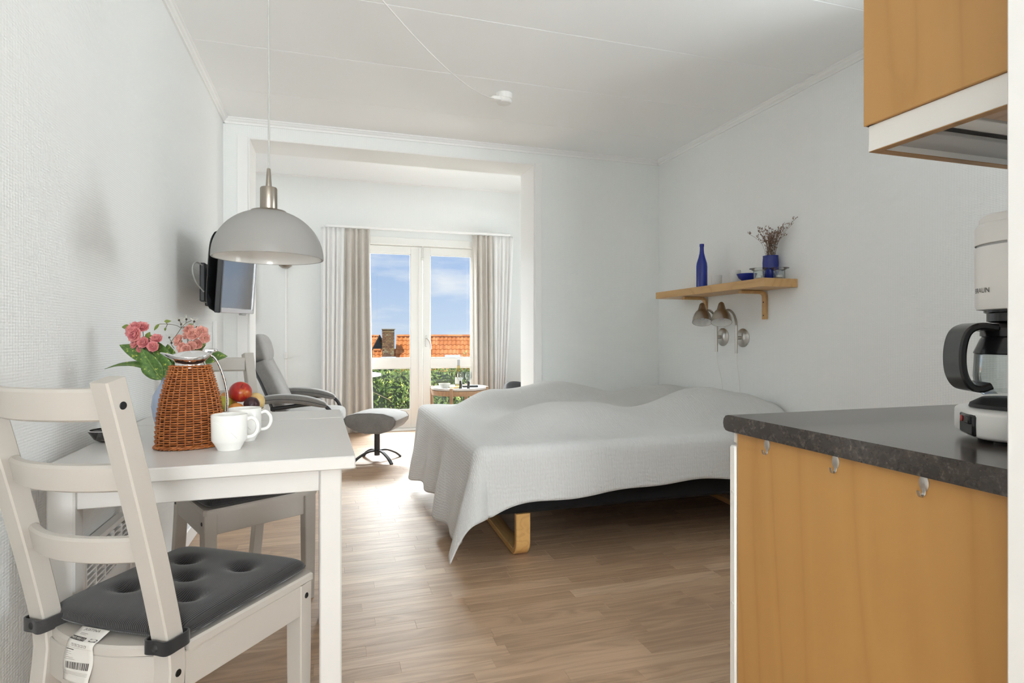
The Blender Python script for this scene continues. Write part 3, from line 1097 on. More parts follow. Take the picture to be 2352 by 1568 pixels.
def make_chair(label, loc, rz):
    c = thing('dining_chair', label, 'chair', loc, rz, 'white ladder-back dining chairs')
    px = .162
    for s in (-1, 1):
        path = [(s * px, post_y(.985 * k / 22), .985 * k / 22) for k in range(23)]
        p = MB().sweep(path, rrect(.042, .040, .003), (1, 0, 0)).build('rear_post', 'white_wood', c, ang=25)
        for z in (.938, .392):
            MB().lathe([(0, .0012), (.0065, .0012), (.0075, 0), (.0075, -.002)], 14, T((s * (px + .021), post_y(z), z)) @ RY(s * PI / 2)).build('screw', 'screw', p)
        fl = MB().sweep([(s * .192, .372, 0), (s * .192, .372, .20), (s * .192, .372, .424)], rrect(.046, .046, .003), (1, 0, 0), scale=[.8, .95, 1]).build('front_leg', 'white_wood', c, ang=25)
        MB().lathe([(0, .0012), (.0065, .0012), (.0075, 0), (.0075, -.002)], 14, T((s * .215, .372, .392)) @ RY(s * PI / 2)).build('screw', 'screw', fl)
        a = Vector((s * (px + .008), .019, 0))
        b = Vector((s * .203, .350, 0))
        MB().sweep([(a.x, a.y, .386), (b.x, b.y, .386)], rrect(.078, .020, .002), (0, 0, 1)).build('side_apron', 'white_wood', c, smooth=False)
    for zc, hh in ((.938, .062), (.797, .054), (.650, .054)):
        n = 16
        path = []
        for k in range(n + 1):
            x = -.143 + .286 * k / n
            path.append((x, post_y(zc) - .040 * (1 - (x / .143) ** 2) + .006, zc))
        lean = -.135 * 1.15 / .565
        MB().sweep(path, [(a, b) for a, b in rrect(hh, .019, .005)], Vector((0, -.22, 1)).normalized()).build('back_slat', 'white_wood', c)
    path = [(-.143 + .286 * k / 14, -.004 - .030 * (1 - (2 * k / 14 - 1) ** 2), .386) for k in range(15)]
    MB().sweep(path, rrect(.078, .019, .002), (0, 0, 1)).build('rear_apron', 'white_wood', c)
    MB().box(-.170, .170, .365, .385, .347, .425, b=.002).build('front_apron', 'white_wood', c, smooth=False)
    # seat board, its rear edge bowed between the posts
    out = [(-.218, .395), (-.208, .405), (.208, .405), (.218, .395), (.187, .022), (.141, .022), (.141, -.010)]
    out += [(.141 - .282 * k / 12, -.012 - .032 * (1 - (1 - 2 * k / 12) ** 2)) for k in range(1, 12)]
    out += [(-.141, -.010), (-.141, .022), (-.187, .022)]
    n = len(out)
    vs = []
    for z, k in ((.426, 0), (.440, 0), (.445, .005)):
        for x, y in out:
            d = Vector((-x, .2 - y)).normalized() * k
            vs.append((x + d.x, y + d.y, z))
    fs = [tuple(range(n)), tuple(range(2 * n, 3 * n))]
    for r_ in (0, 1):
        fs += [(r_ * n + i, r_ * n + (i + 1) % n, (r_ + 1) * n + (i + 1) % n, (r_ + 1) * n + i) for i in range(n)]
    MB().add(vs, fs).build('seat', 'white_wood', c, ang=30)
    return c

def make_cushion(label, loc, rz, tag_on=False):
    c = thing('seat_cushion', label, 'cushion', (loc[0], loc[1], .446), rz, 'charcoal seat cushions')
    HW, H0, H1, TH = .205, .012, .40, .040
    dim = [(-.085, .29), (.085, .29), (0, .205), (-.085, .12), (.085, .12)]
    def prof(a):
        return (1 - abs(a) ** 7) ** (1 / 3.2)
    def pt(a, b, top):
        aa, bb = 2 * a - 1, 2 * b - 1
        aa = math.copysign(1 - (1 - abs(aa)) ** 1.35, aa)
        bb = math.copysign(1 - (1 - abs(bb)) ** 1.35, bb)
        narrow = .90 + .10 * (bb * .5 + .5)
        k = max(0, prof(aa)) * max(0, prof(bb))
        rnd = 1 - .045 * (abs(aa) ** 8) * (abs(bb) ** 8)
        x = aa * HW * narrow * rnd
        y = (H0 + H1) / 2 + bb * (H1 - H0) / 2 * rnd - (.018 * (1 - aa * aa) if bb < 0 else 0) * abs(bb)
        mid = .013
        if top:
            z = mid + (TH - mid) * k
            for dx, dy in dim:
                z -= .024 * math.exp(-(((x - dx) / .030) ** 2 + ((y - dy) / .022) ** 2))
        else:
            z = mid - mid * k
        return (x, y, max(z, 0.0005))
    def uv(a, b, top):
        x, y, z = pt(a, b, top)
        aa = abs(2 * a - 1)
        w = min(1, max(0, (aa - .90) / .06))
        return (x + math.copysign(1, x) * (TH - z) * w * 1.2, y)
    g = MB()
    for top in (True, False):
        g.grid(56, 56, lambda a, b: pt(a, b, top), uv=lambda a, b: uv(a, b, top))
    g.build('pad', 'pinstripe', c, ang=180)
    for x, y in dim:
        MB().lathe([(0, .003), (.004, .002), (.006, 0)], 10, T((x, y, TH - .025))).build('tuft_button', 'strap', c)
    # welt along the seam
    seam = [pt(k / 40, 0, True) for k in range(41)] + [pt(1, k / 40, True) for k in range(1, 41)] + [pt(1 - k / 40, 1, True) for k in range(1, 41)] + [pt(0, 1 - k / 40, True) for k in range(1, 40)]
    seam = [(x * 1.003, y, .013) for x, y, z in seam]
    MB().tube(seam + [seam[0]], .0022, 6).build('seam', 'strap', c)
    # tie straps round the rear posts
    for s in (-1, 1):
        px = s * .162
        y0 = post_y(.465)
        hw, hd = .0245, .0245
        loop = [(px - s * .040, .030), (px - s * .030, .010), (px - s * hw, -hd + y0 - .004), (px, -hd + y0 - .004), (px + s * hw, -hd + y0 - .002), (px + s * (hw + .003), y0), (px + s * hw, hd + y0 + .004), (px, hd + y0 + .006), (px - s * .034, .034)]
        pth = smooth_path([(x, y, .010) for x, y in loop], 5)
        st = MB().sweep(pth, rrect(.028, .0035, .0008), (0, 0, 1)).build('strap', 'strap' if s < 0 else 'pinstripe', c)
        MB().lathe([(0, .003), (.006, .002), (.008, 0)], 12, T((px, -hd + y0 - .006, .010)) @ RX(PI / 2)).build('strap_button', 'black_matte', st)
    if tag_on:
        # care tag: a strip that lies on the seat board and bends over its rear edge
        TW, TL = .052, .118
        x0 = -.055
        bendp = .030
        def on(w, l, lift=.0006):
            """w across, l along the strip from its sewn end"""
            r_ = .010
            xx = x0 + w * 1.42 - .010 * (l / TL) ** 2
            ed = -.006 - .032 * (1 - (xx / .141) ** 2)
            if l < bendp:
                return (xx, -.011 + (ed + .011) * l / bendp, .0125 - .0105 * min(1, l / bendp) + lift)
            a_ = (l - bendp) / r_
            if a_ < PI / 2:
                return (xx, ed - (r_ + lift) * sin(a_) , .0022 - r_ + (r_ + lift) * cos(a_))
            dz = l - bendp - r_ * PI / 2
            return (xx, ed - r_ - lift - .05 * dz + .010 * sin(min(1, dz / .06) * PI) * (w - TW / 2) / TW, .0022 - r_ - dz)
        gg = MB().grid(6, 36, lambda a, b: on(a * TW, b * TL, 0.0))
        tg = gg.build('care_tag', 'paper', c, ang=180)
        smd = tg.modifiers.new('thickness', 'SOLIDIFY')
        smd.thickness = .0004
        tg['label'] = 'white printed paper tag'
        def word(txt, size, w, l, m='ink', name='lettering', spacing=1.0, shear=0.0):
            vs, fs = text_geo(txt, size, spacing)
            MB().add([on(w + x + shear * y, l - y, .0010) for x, y, z in vs], fs).build(name, m, tg, smooth=False, recalc=False)
        def bar(w0, w1, l0, l1, m='ink', name='print', lift=.0008):
            MB().grid(2, 6, lambda a, b: on(w0 + (w1 - w0) * a, l0 + (l1 - l0) * b, lift)).build(name, m, tg, smooth=False, recalc=False)
        word('JUSTINA', .0078, .010, .0095, shear=.18)
        bar(.010, .024, .0165, .0178, 'ink_soft', 'small_print')
        bar(.010, .022, .0198, .0208, 'ink_soft', 'small_print')
        bar(.0015, .030, .0262, .0352, name='number_field')
        word('903.958.13', .0066, .0022, .0332, 'paper', spacing=.92)
        # oval badge
        bar(.0375, .0500, .0262, .0335, name='badge')
        oc = []
        for k in range(24):
            q_ = 2 * PI * k / 24
            oc.append((.04375 + .0058 * cos(q_), .02985 + .0031 * sin(q_)))
        MB().add([on(w, l, .0011) for w, l in oc], [tuple(range(24))]).build('badge_oval', 'paper', tg, smooth=False, recalc=False)
        word('IKEA', .0040, .0388, .0312, spacing=1.05)
        for k in range(5):
            x_ = .011 + k * .0062
            bar(x_, x_ + .0044, .0415, .0458, 'ink_soft', 'care_symbol')
            bar(x_ + .0009, x_ + .0035, .0424, .0449, 'paper', 'care_symbol', .0011)
        bar(.002, .050, .0490, .0493, 'ink_soft', 'rule')
        bar(.003, .018, .0520, .0534, 'ink', 'small_print')
        for k, n_ in enumerate((9, 10, 6, 13, 16)):
            bar(.003, .003 + n_ * .0012, .0570 + k * .0036, .0576 + k * .0036, 'ink_soft', 'small_print')
        rb = random.Random(3)
        w = .0065
        while w < .0455:
            t_ = rb.choice((.0006, .0006, .0011, .0017))
            bar(w, w + t_, .0765, .0905, 'ink', 'barcode_bar')
            w += t_ + rb.choice((.0006, .0008, .0012))
        for k in range(4):
            bar(.003, .048 - (k == 3) * .036, .0965 + k * .0024, .0970 + k * .0024, 'ink_soft', 'small_print')
    return c

near_loc, near_rz = (-.442, 1.411, 0), R(-33)
far_loc, far_rz = (-.440, 2.755, 0), R(210)
make_chair('white wooden dining chair in the foreground, its slatted back to the viewer', near_loc, near_rz)
make_chair('white wooden dining chair behind the table, its seat front to the viewer', far_loc, far_rz)
make_cushion('charcoal pinstripe tufted cushion with paper tag on the foreground chair', near_loc, near_rz, True)
make_cushion('charcoal pinstripe cushion on the chair behind the table', far_loc, far_rz)

# ---------------------------------------------------------------- pendant lamp over the table
LXp, LYp = -.187, 2.0
pl = thing('pendant_lamp', 'opal dome pendant lamp with brushed steel socket over the table', 'lamp', (LXp, LYp, 1.312))
RS, HS = .166, .152
prof = []
for k in range(17):
    q_ = PI / 2 * k / 16
    prof.append((RS * cos(q_) ** .95 if k < 16 else .03, HS * sin(q_)))
inner = [(max(r_ - .004, .026), z - (.003 if z > .02 else 0)) for r_, z in reversed(prof)]
MB().lathe([(max(r_ - .0055, .024), max(z - .005, -.001)) for r_, z in prof], 56).build('shade_lining', 'opal_lit', pl, ang=60)  # added inner skin, its white stands for light passing through the shade
MB().lathe(prof + inner + [(RS - .0035, -.002), (RS - .001, -.002), (RS, 0)], 56).build('lamp_shade', 'opal', pl, ang=60)
MB().lathe([(.060, HS - .012), (.052, HS - .003), (.030, HS + .002), (.028, HS + .002)], 32).build('collar', 'steel', pl)
MB().lathe([(0, HS + .001), (.025, HS + .001), (.026, HS + .004), (.026, HS + .066), (.024, HS + .071), (0, HS + .071)], 32).build('socket', 'steel', pl)
MB().lathe([(.0095, HS + .070), (.0055, HS + .130), (.0045, HS + .132), (0, HS + .132)], 20).build('cord_grip', 'steel', pl)
MB().lathe([(0, HS - .10), (.018, HS - .095), (.027, HS - .075), (.026, HS - .055), (.015, HS - .03), (.014, HS), (0, HS)], 20).build('bulb', 'bulb', pl)
for q_ in (0.6, 1.9):
    MB().box(-.006, .006, -.004, .004, -.004, .004, b=.001, m=T((cos(q_) * .135, sin(q_) * .135, .052))).build('shade_clip', 'grey_plastic', pl)
ce = [(0, 0, HS + .13), (0.001, .0, .5), (-.001, 0, .8), (0, 0, HC - 1.312 - .012)]
MB().tube(smooth_path(ce, 8), .0030, 8).build('cord', 'cord', pl)
MB().lathe([(0, 0), (.012, 0), (.012, -.006), (.003, -.012), (0, -.012)], 14, T((0, 0, HC - 1.312))).build('ceiling_hook', 'white_plastic', pl)
# ceiling outlet and the swagged lead
bx = thing('ceiling_outlet', 'round white ceiling outlet box with plug', 'outlet box', (1.026, 3.47, HC))
MB().lathe([(0, 0), (.052, 0), (.052, -.030), (.049, -.034), (0, -.034)], 32).build('box_body', 'white_plastic', bx)
MB().lathe([(0, -.033), (.047, -.034), (.047, -.052), (.040, -.058), (0, -.058)], 32).build('box_cover', 'white_plastic', bx)
MB().pad((-.060, -.022, -.045), (.036, .026, .014), .5, .6, 16).build('plug', 'white_plastic', bx)
sw = []
P0, P1 = Vector((LXp + .012, LYp + .014, HC - .008)), Vector((.95, 3.43, HC - .052))
for k in range(29):
    t_ = k / 28
    p_ = P0.lerp(P1, t_)
    p_.z -= .115 * 4 * t_ * (1 - t_) * (.45 + .75 * t_)
    sw.append(p_)
tag(MB().tube(sw, .0028, 8).build('lamp_cord', 'cord_white'), 'thin white lamp cord swagged under the ceiling to the outlet', 'cord')

# ---------------------------------------------------------------- things on the dining table
TZ = .7503
# wicker vacuum jug
JX, JY = -.382, 1.868
jug = thing('vacuum_jug', 'brown wicker vacuum jug with chrome spout on the dining table', 'jug', (JX, JY, TZ), R(18))
HB = .232
def jr(z):
    """body radius (long axis) at height z"""
    t_ = z / HB
    pts = [(0, .0855), (.05, .0855), (.2, .0850), (.4, .0815), (.6, .0745), (.8, .0630), (.93, .0540), (1, .0500)]
    for (a, ra), (b, rb_) in zip(pts, pts[1:]):
        if t_ <= b:
            u_ = (t_ - a) / (b - a)
            return ra + (rb_ - ra) * u_
    return .05
EL = .80
def jp(th, z, off=0.0):
    r_ = jr(z) + off
    return (r_ * cos(th), r_ * EL * sin(th), z)
MB().lathe([(0, .001)] + [(jr(HB * k / 20) - .006, .001 + (HB - .002) * k / 20) for k in range(21)] + [(0, HB - .001)], 40, sy=EL).build('liner', 'wicker_dark', jug)
NR, NS = 36, 26
g = MB()
for i in range(NR):
    z0 = .0035 + (HB - .007) * i / (NR - 1)
    npt = NS * 4
    path = []
    for k in range(npt):
        th = 2 * PI * k / npt
        wv = cos(NS / 2 * th + (PI if i % 2 else 0))
        path.append(Vector(jp(th, z0, -.0008 + .0036 * wv)))
    vs, fs = [], []
    n6 = 5
    for k in range(npt):
        th = 2 * PI * k / npt
        rad = Vector((cos(th), sin(th) / EL, 0)).normalized()
        for j in range(n6):
            q_ = 2 * PI * j / n6
            vs.append(path[k] + rad * cos(q_) * .0022 + Vector((0, 0, 1)) * sin(q_) * .0024)
    for k in range(npt):
        for j in range(n6):
            k2, j2 = (k + 1) % npt, (j + 1) % n6
            fs.append((k * n6 + j, k2 * n6 + j, k2 * n6 + j2, k * n6 + j2))
    g.add(vs, fs)
stuff(g.build('wicker_weave', 'wicker', jug, ang=180))
g = MB()
for k in range(NS):
    th = 2 * PI * (k + .5) / NS
    g.tube([jp(th, HB * j / 12, -.0015) for j in range(13)], .0020, 5)
stuff(g.build('wicker_stakes', 'wicker', jug, ang=180))
g = MB()
for ph in (0, PI):
    pth = []
    for k in range(161):
        th = 2 * PI * k / 160
        pth.append(jp(th, .005 + .0022 * sin(20 * th + ph), .0035 + .002 * cos(20 * th + ph)))
    g.tube(pth, .0026, 6)
g.build('plaited_foot', 'wicker', jug, ang=180)
# chrome collar flaring to a lip with a spout on the left
def collar(a, b):
    th = 2 * PI * a
    z = HB - .012 + b * .046
    r_ = .0425 - .008 * sin(PI * min(1, b * 1.3)) + .016 * max(0, b - .45) / .55
    sp = max(0, cos(th - PI)) ** 6
    r_ += sp * .016 * b ** 2.2
    zz = z + sp * .003 * b + (.007 * b * (max(0, cos(th)) ** 2)) - .011 * b * (sin(th) ** 2) * (1 - sp)
    return (r_ * cos(th), r_ * .86 * sin(th), zz)
cl_ = MB().grid(48, 14, collar, cu=True).build('chrome_collar', 'chrome', jug, ang=180)
sm = cl_.modifiers.new('thickness', 'SOLIDIFY')
sm.thickness = .003
def lid(a, b):
    th = 2 * PI * a
    r_ = .044 * b
    return (r_ * cos(th), r_ * .84 * sin(th), HB + .031 + .009 * cos(b * PI / 2) - .011 * b * sin(th) ** 2 + .007 * b * max(0, cos(th)))
MB().grid(36, 8, lid, cu=True).build('lid', 'chrome', jug, ang=180)
MB().pad((.050, 0, HB + .040), (.020, .010, .006), .6, .6, 16).build('thumb_lever', 'chrome', jug)
hp = smooth_path([(.040, 0, HB + .026), (.058, 0, HB + .022), (.074, 0, HB - .005), (.089, 0, HB - .055), (.096, 0, HB - .105), (.093, 0, HB - .140)], 6)
MB().sweep(hp, rrect(.018, .006, .002), (0, 1, 0)).build('handle', 'chrome', jug)

# mugs
def mug(label, loc, rz):
    c = thing('mug', label, 'mug', loc, rz, 'white stacking mugs')
    s_ = 1.0
    out = [(0, .003), (.024, .003), (.026, 0), (.030, 0), (.0315, .004), (.040, .020), (.0455, .0275), (.0460, .060), (.0466, .096), (.0455, .0975), (.0435, .096), (.0425, .06), (.0415, .03), (.030, .009), (0, .007)]
    MB().lathe(out, 44).build('cup', 'porcelain', c, ang=50)
    hp_ = smooth_path([(.043, 0, .080), (.058, 0, .084), (.071, 0, .070), (.072, 0, .050), (.062, 0, .034), (.044, 0, .030)], 6)
    MB().tube(hp_, .0052, 10).build('handle', 'porcelain', c)
    # faint relief swirl
    pth = [(.0462 * cos(q_), .0462 * sin(q_), .085 - .05 * ((q_ + 2.6) / 1.4) ** 1.6) for q_ in [-2.6 + 1.4 * k / 14 for k in range(15)]]
    MB().tube(pth, .0011, 5).build('relief', 'porcelain', c)
mug('white porcelain mug in front, beside the wicker jug', (-.268, 1.782, TZ), R(12))
mug('white porcelain mug standing behind the front one', (-.247, 1.925, TZ), R(8))

# fruit bowl and fruit
BX, BY = -.303, 2.20
fb = thing('fruit_bowl', 'square white porcelain bowl holding fruit on the table', 'bowl', (BX, BY, TZ), R(5))
def bowl(a, b, inn=0.0):
    th = 2 * PI * a
    sq = 1 / max(abs(cos(th)), abs(sin(th))) ** (.55 * b)
    r_ = (.030 + .056 * b ** .8 - inn) * sq
    return (r_ * cos(th), r_ * sin(th), .066 * b ** 1.5 + inn * (1 - b) * .8)
g = MB().grid(48, 10, lambda a, b: bowl(a, b), cu=True).grid(48, 10, lambda a, b: bowl(a, b, .004), cu=True)
n48 = 48
g.f.append(tuple(k * 11 for k in range(n48)))
g.f.append(tuple(528 + k * 11 for k in range(n48)))
for k in range(n48):
    k2 = (k + 1) % n48
    g.f.append((k * 11 + 10, k2 * 11 + 10, 528 + k2 * 11 + 10, 528 + k * 11 + 10))
g.build('bowl_body', 'porcelain', fb, ang=50)

def round_fruit(name, label, m, p, r_, sz=1.0, dimple=.22, stem=True, tilt=(0, 0), pear=0.0, crease=False):
    c = thing(name, label, name.split('_')[-1], p)
    c.rotation_euler = (tilt[0], tilt[1], 0)
    prof_ = []
    n = 18
    for k in range(n + 1):
        q_ = PI * k / n
        rr = r_ * sin(q_)
        z = -cos(q_) * r_ * sz
        if dimple:
            if q_ > PI * .75:
                z -= dimple * r_ * ((q_ - PI * .75) / (PI * .25)) ** 2 * 1.1
            if q_ < PI * .2:
                z += dimple * .6 * r_ * ((PI * .2 - q_) / (PI * .2)) ** 2
        if pear:
            rr *= 1 - pear * max(0, -cos(q_)) ** 2
        prof_.append((rr, z))
    prof_[0] = (0, prof_[0][1])
    prof_[-1] = (0, prof_[-1][1])
    MB().lathe(prof_, 28).build('flesh', m, c, ang=180)
    if stem:
        z1 = prof_[-1][1]
        MB().tube([(0, 0, z1 - .001), (.001, .001, z1 + .007), (.004, .002, z1 + .014)], [.0014, .0012, .0016], 6).build('stalk', 'stem', c)
round_fruit('red_apple', 'shiny red apple on top of the fruit bowl', 'apple', (-.294, 2.186, TZ + .124), .0365, .92, .3, True, (R(38), R(12)))
round_fruit('yellow_pear', 'yellow green speckled pear at the left of the fruit bowl', 'pear', (-.346, 2.165, TZ + .083), .0335, .98, .2, False, (R(-10), R(20)))
round_fruit('dark_plum', 'dark purple plum at the right front of the fruit bowl', 'plum', (-.254, 2.145, TZ + .084), .0255, 1.08, .1, False, (R(70), 0))
round_fruit('pale_peach', 'pale yellow peach at the right back of the fruit bowl', 'peach', (-.252, 2.215, TZ + .085), .0335, .95, .15, False, (R(20), R(-30)))
round_fruit('orange_apricot', 'orange apricot low in front of the fruit bowl', 'apricot', (-.300, 2.135, TZ + .066), .0265, .95, .15, False, (R(40), 0))
round_fruit('back_apricot', 'orange apricot at the back of the fruit bowl behind the pear', 'apricot', (-.338, 2.238, TZ + .096), .0300, .95, .15, False)

# smoked glass tealight dish
gd = thing('tealight_dish', 'smoked glass tealight dish at the wall end of the table', 'candle dish', (-.632, 2.02, TZ))
MB().lathe([(0, 0), (.020, .0), (.036, .010), (.047, .028), (.052, .036), (.050, .037), (.044, .028), (.032, .013), (.016, .006), (0, .005)], 40).build('dish', 'smoke', gd)
MB().lathe([(.046, .0335), (.053, .0355), (.053, .038), (.046, .037)], 40).build('chrome_rim', 'chrome', gd)
MB().lathe([(0, .006), (.019, .006), (.019, .022), (.018, .022), (.018, .018), (0, .018)], 28).build('tealight', 'tray_white', gd)
MB().lathe([(.0012, .018), (.0035, .028), (.006, .040), (.003, .050), (.0008, .056), (0, .057)], 10).build('glass_drop', 'glass', gd)

# vase with roses and laurel
VX, VY = -.468, 2.03
vs_ = tag(MB().lathe([(0, .001), (.030, 0), (.034, .004), (.040, .030), (.049, .070), (.053, .100), (.050, .130), (.038, .155), (.028, .172), (.027, .185), (.033, .200), (.031, .200), (.025, .186), (.026, .172), (.034, .155), (.045, .13), (.048, .1), (.035, .03), (0, .008)], 40).build('flower_vase', 'vase_blue'), 'pale blue ceramic vase behind the wicker jug', 'vase')
vs_.location = (VX, VY, TZ)

VB = Vector((VX, VY, TZ + .19))
CR_ = Vector((cos(YAW), -sin(YAW), 0))     # across the view
CD_ = Vector((sin(YAW), cos(YAW), 0))      # away from the viewer
PXM = 1343 / (VX * sin(YAW) + VY * cos(YAW))
def vp(u, v, dd=0.0):
    """a point near the vase, u/v measured on the photo, dd metres further away"""
    d = (VX * sin(YAW) + VY * cos(YAW)) + dd
    return CR_ * ((u - 1176) / 1343 * d) + CD_ * d + Vector((0, 0, EYE + (775 - v) / 1343 * d))

def leaf_geo(base_, tip, width, up, curl=.12, nl=14, nw=6, wavy=0.0):
    base_, tip, up = Vector(base_), Vector(tip), Vector(up)
    ax = tip - base_
    L = ax.length
    ax.normalize()
    side = ax.cross(up).normalized()
    nrm = side.cross(ax).normalized()
    def fn(a, b):
        w = width * (sin(PI * a ** .8) ** .85) * (1 - .15 * a)
        s_ = (b * 2 - 1)
        bow = curl * L * sin(PI * a)
        p = base_ + ax * (L * a) + side * (s_ * w / 2) + nrm * (bow + abs(s_) * w * .12 + wavy * sin(a * 18) * abs(s_) * w)
        return p
    mid = [base_ + ax * (L * k / 10) + nrm * (curl * L * sin(PI * k / 10) + .0006) for k in range(11)]
    return MB().grid(nl, nw, fn), mid

def rel(o, root):
    o.location = -root.location
    return o

def leafy(root, base_, tip, width, up, m, curl=.12, wavy=0.0, name='leaf'):
    gg, mid = leaf_geo(base_, tip, width, up, curl, wavy=wavy)
    o = rel(gg.build(name, m, root, ang=180), root)
    sm_ = o.modifiers.new('thickness', 'SOLIDIFY')
    sm_.thickness = .0006
    rel(MB().tube(mid, [.0013 - .0010 * k / 10 for k in range(11)], 5).build('midrib', 'midrib' if m == 'aucuba' else m, root, ang=180), root)

def sprig(label, leaves):
    root = thing('laurel_sprig', label, 'leaf sprig', VB, 0, 'spotted laurel sprigs in the vase')
    rel(MB().tube([VB + Vector((0, 0, -.15)), VB, VB + Vector((0, 0, .03))], .0026, 6).build('stem', 'stem', root), root)
    for b_, t_, w_, up, cu in leaves:
        leafy(root, b_, t_, w_, up, 'aucuba', cu, .02)
vback = -CD_
sprig('spotted laurel sprig with long leaves spreading left of the vase', [
    (vp(385, 838), vp(274, 792, .02), .058, vback + Vector((0, 0, .5)), .05),
    (vp(370, 855), vp(240, 847, -.02), .036, Vector((0, 0, 1)) + vback * .45, .13),
    (vp(372, 872, -.04), vp(325, 800, -.05), .064, vback, .04),
    (vp(395, 868, -.03), vp(352, 808, -.02), .052, vback + Vector((.4, 0, 0)), .06)])
sprig('spotted laurel sprig with leaves standing up and right of the vase', [
    (vp(395, 845, .02), vp(346, 776, .03), .055, vback + Vector((0, 0, .2)), .05),
    (vp(400, 850, .03), vp(385, 790, .05), .055, vback, .05),
    (vp(430, 828, .05), vp(473, 792, .07), .042, vback + Vector((0, 0, .8)), .05),
    (vp(440, 826, .06), vp(523, 818, .08), .062, vback + Vector((0, 0, .6)), .04),
    (vp(405, 850, .04), vp(430, 800, .07), .050, vback, .05)])

def petal_rose(root, p, r_, m, face):
    """small double rose: rings of cupped petals"""
    f = Vector(face).normalized()
    q_ = f.to_track_quat('Z', 'Y').to_matrix().to_4x4()
    g = MB()
    for ring, (n, rad, tiltv, ht) in enumerate(((5, 1.0, .35, .0), (5, .82, .75, .10), (4, .6, 1.1, .22), (3, .36, 1.35, .35))):
        for k in range(n):
            a0 = 2 * PI * (k + .5 * (ring % 2)) / n + random.uniform(-.15, .15)
            tl = tiltv + random.uniform(-.12, .12)
            ww = rad * 1.15
            def fn(a, b):
                s_ = (b * 2 - 1)
                w = ww * .55 * sin(PI * min(1, a * .55 + .12)) * s_
                L = rad * a
                rr = L * cos(tl * a * 1.0) + .08
                z = L * sin(tl * a) * .9 + ht * .4 - .12 * (1 - abs(s_)) * 0 + .12 * s_ * s_ * a
                x, y = rr, w
                return (r_ * (x * cos(a0) - y * sin(a0)), r_ * (x * sin(a0) + y * cos(a0)), r_ * z)
            g.grid(4, 4, fn, m=T(p) @ q_)
    o = rel(g.build('blossom', m, root, ang=180, recalc=False), root)
    sm_ = o.modifiers.new('thickness', 'SOLIDIFY')
    sm_.thickness = .0008
    cal = MB()
    cal.lathe([(0, -.55), (.18, -.5), (.26, -.2), (.2, .05), (0, .08)], 10, T(p) @ q_ @ Matrix.Scale(r_, 4))
    rel(cal.build('calyx', 'small_leaf', root), root)

def rose_spray(label, node, blooms, m, extra):
    root = thing('rose_spray', label, 'roses', VB, 0, 'rose sprays in the vase')
    nd = vp(*node)
    rel(MB().tube(smooth_path([VB + Vector((0, 0, -.14)), VB, VB.lerp(nd, .5) + Vector((0, 0, .01)), nd], 5), .0018, 6).build('stem', 'stem', root), root)
    for (u, v, dd), r_, fc in blooms:
        p = vp(u, v, dd)
        mid = nd.lerp(p, .5) + Vector((0, 0, -.006))
        rel(MB().tube(smooth_path([nd, mid, p], 4), .0011, 5).build('twig', 'stem', root), root)
        petal_rose(root, p, r_, m, fc)
    for b_, t_, w_ in extra:
        leafy(root, vp(*b_), vp(*t_), w_, vback + Vector((0, 0, .5)), 'small_leaf', .10, name='rose_leaf')
F = lambda a, z: CR_ * a - CD_ * .8 + Vector((0, 0, z))
rose_spray('spray of pink roses at the left of the vase', (335, 800, .0), [
    ((309, 757, -.01), .023, F(-.2, .6)), ((327, 752, .0), .017, F(.4, .7)), ((311, 768, -.02), .021, F(-.1, .1)), ((296, 762, .0), .012, F(-.7, .2)),
    ((311, 789, -.01), .015, F(-.4, .3)), ((330, 787, -.02), .016, F(.1, .2)), ((336, 782, .01), .013, F(.2, .6)), ((359, 779, .0), .016, F(.4, .7)), ((352, 796, -.03), .015, F(.2, .2)), ((322, 801, .0), .010, F(0, .1))],
    'rose', [((300, 752), (280, 751, .0), .017), ((340, 778), (345, 762), .020), ((338, 778), (350, 770), .018)])
rose_spray('spray of faded pink roses above the jug spout', (432, 796, .03), [
    ((435, 758, .02), .016, F(-.1, .7)), ((444, 768, .01), .018, F(.1, .3)), ((430, 770, .02), .013, F(-.3, .3)), ((462, 763, .02), .018, F(.6, .4)), ((469, 776, .02), .015, F(.7, 0)),
    ((412, 782, .01), .017, F(-.4, .3)), ((420, 799, -.01), .016, F(-.2, .1)), ((428, 802, -.02), .014, F(.1, 0)), ((440, 794, .01), .014, F(.2, .1)), ((453, 791, .02), .015, F(.3, .3))],
    'rose_pale', [((452, 800, .02), (474, 789, .03), .014)])
root = thing('seed_head_twig', 'thin twig with seed heads above the roses', 'twig', VB)
br = [[(400, 800), (393, 786), (406, 768), (416, 753)], [(416, 753), (404, 747), (385, 744), (366, 744)], [(416, 753), (427, 742), (440, 736)], [(416, 753), (415, 742), (411, 735)], [(427, 742), (428, 733)], [(416, 753), (440, 752), (452, 751)], [(440, 752), (446, 738)], [(389, 775), (393, 786)], [(385, 744), (378, 738)], [(385, 744), (381, 752)]]
for b_ in br:
    pts = [vp(u, v, .03) for u, v in b_]
    rel(MB().tube(smooth_path(pts, 4), .0009, 5).build('twig', 'stem', root), root)
rw = random.Random(8)
for u, v in ((394, 787), (389, 775), (411, 735), (428, 733), (416, 744), (452, 751), (447, 760), (423, 752), (446, 738)):
    p = vp(u, v, .03)
    hd_ = rel(MB().pad(tuple(p), (.0032, .0032, .0036), 1, 1, 8).build('seed_head', 'dark_bud', root), root)
    g = MB()
    for k in range(9):
        d = Vector((rw.uniform(-1, 1), rw.uniform(-1, 1), rw.uniform(-.4, 1))).normalized() * .016
        g.tube([p, p + d * .5 + Vector((0, 0, .002)), p + d], .00032, 3)
    stuff(rel(g.build('whiskers', 'whisker', root), root))
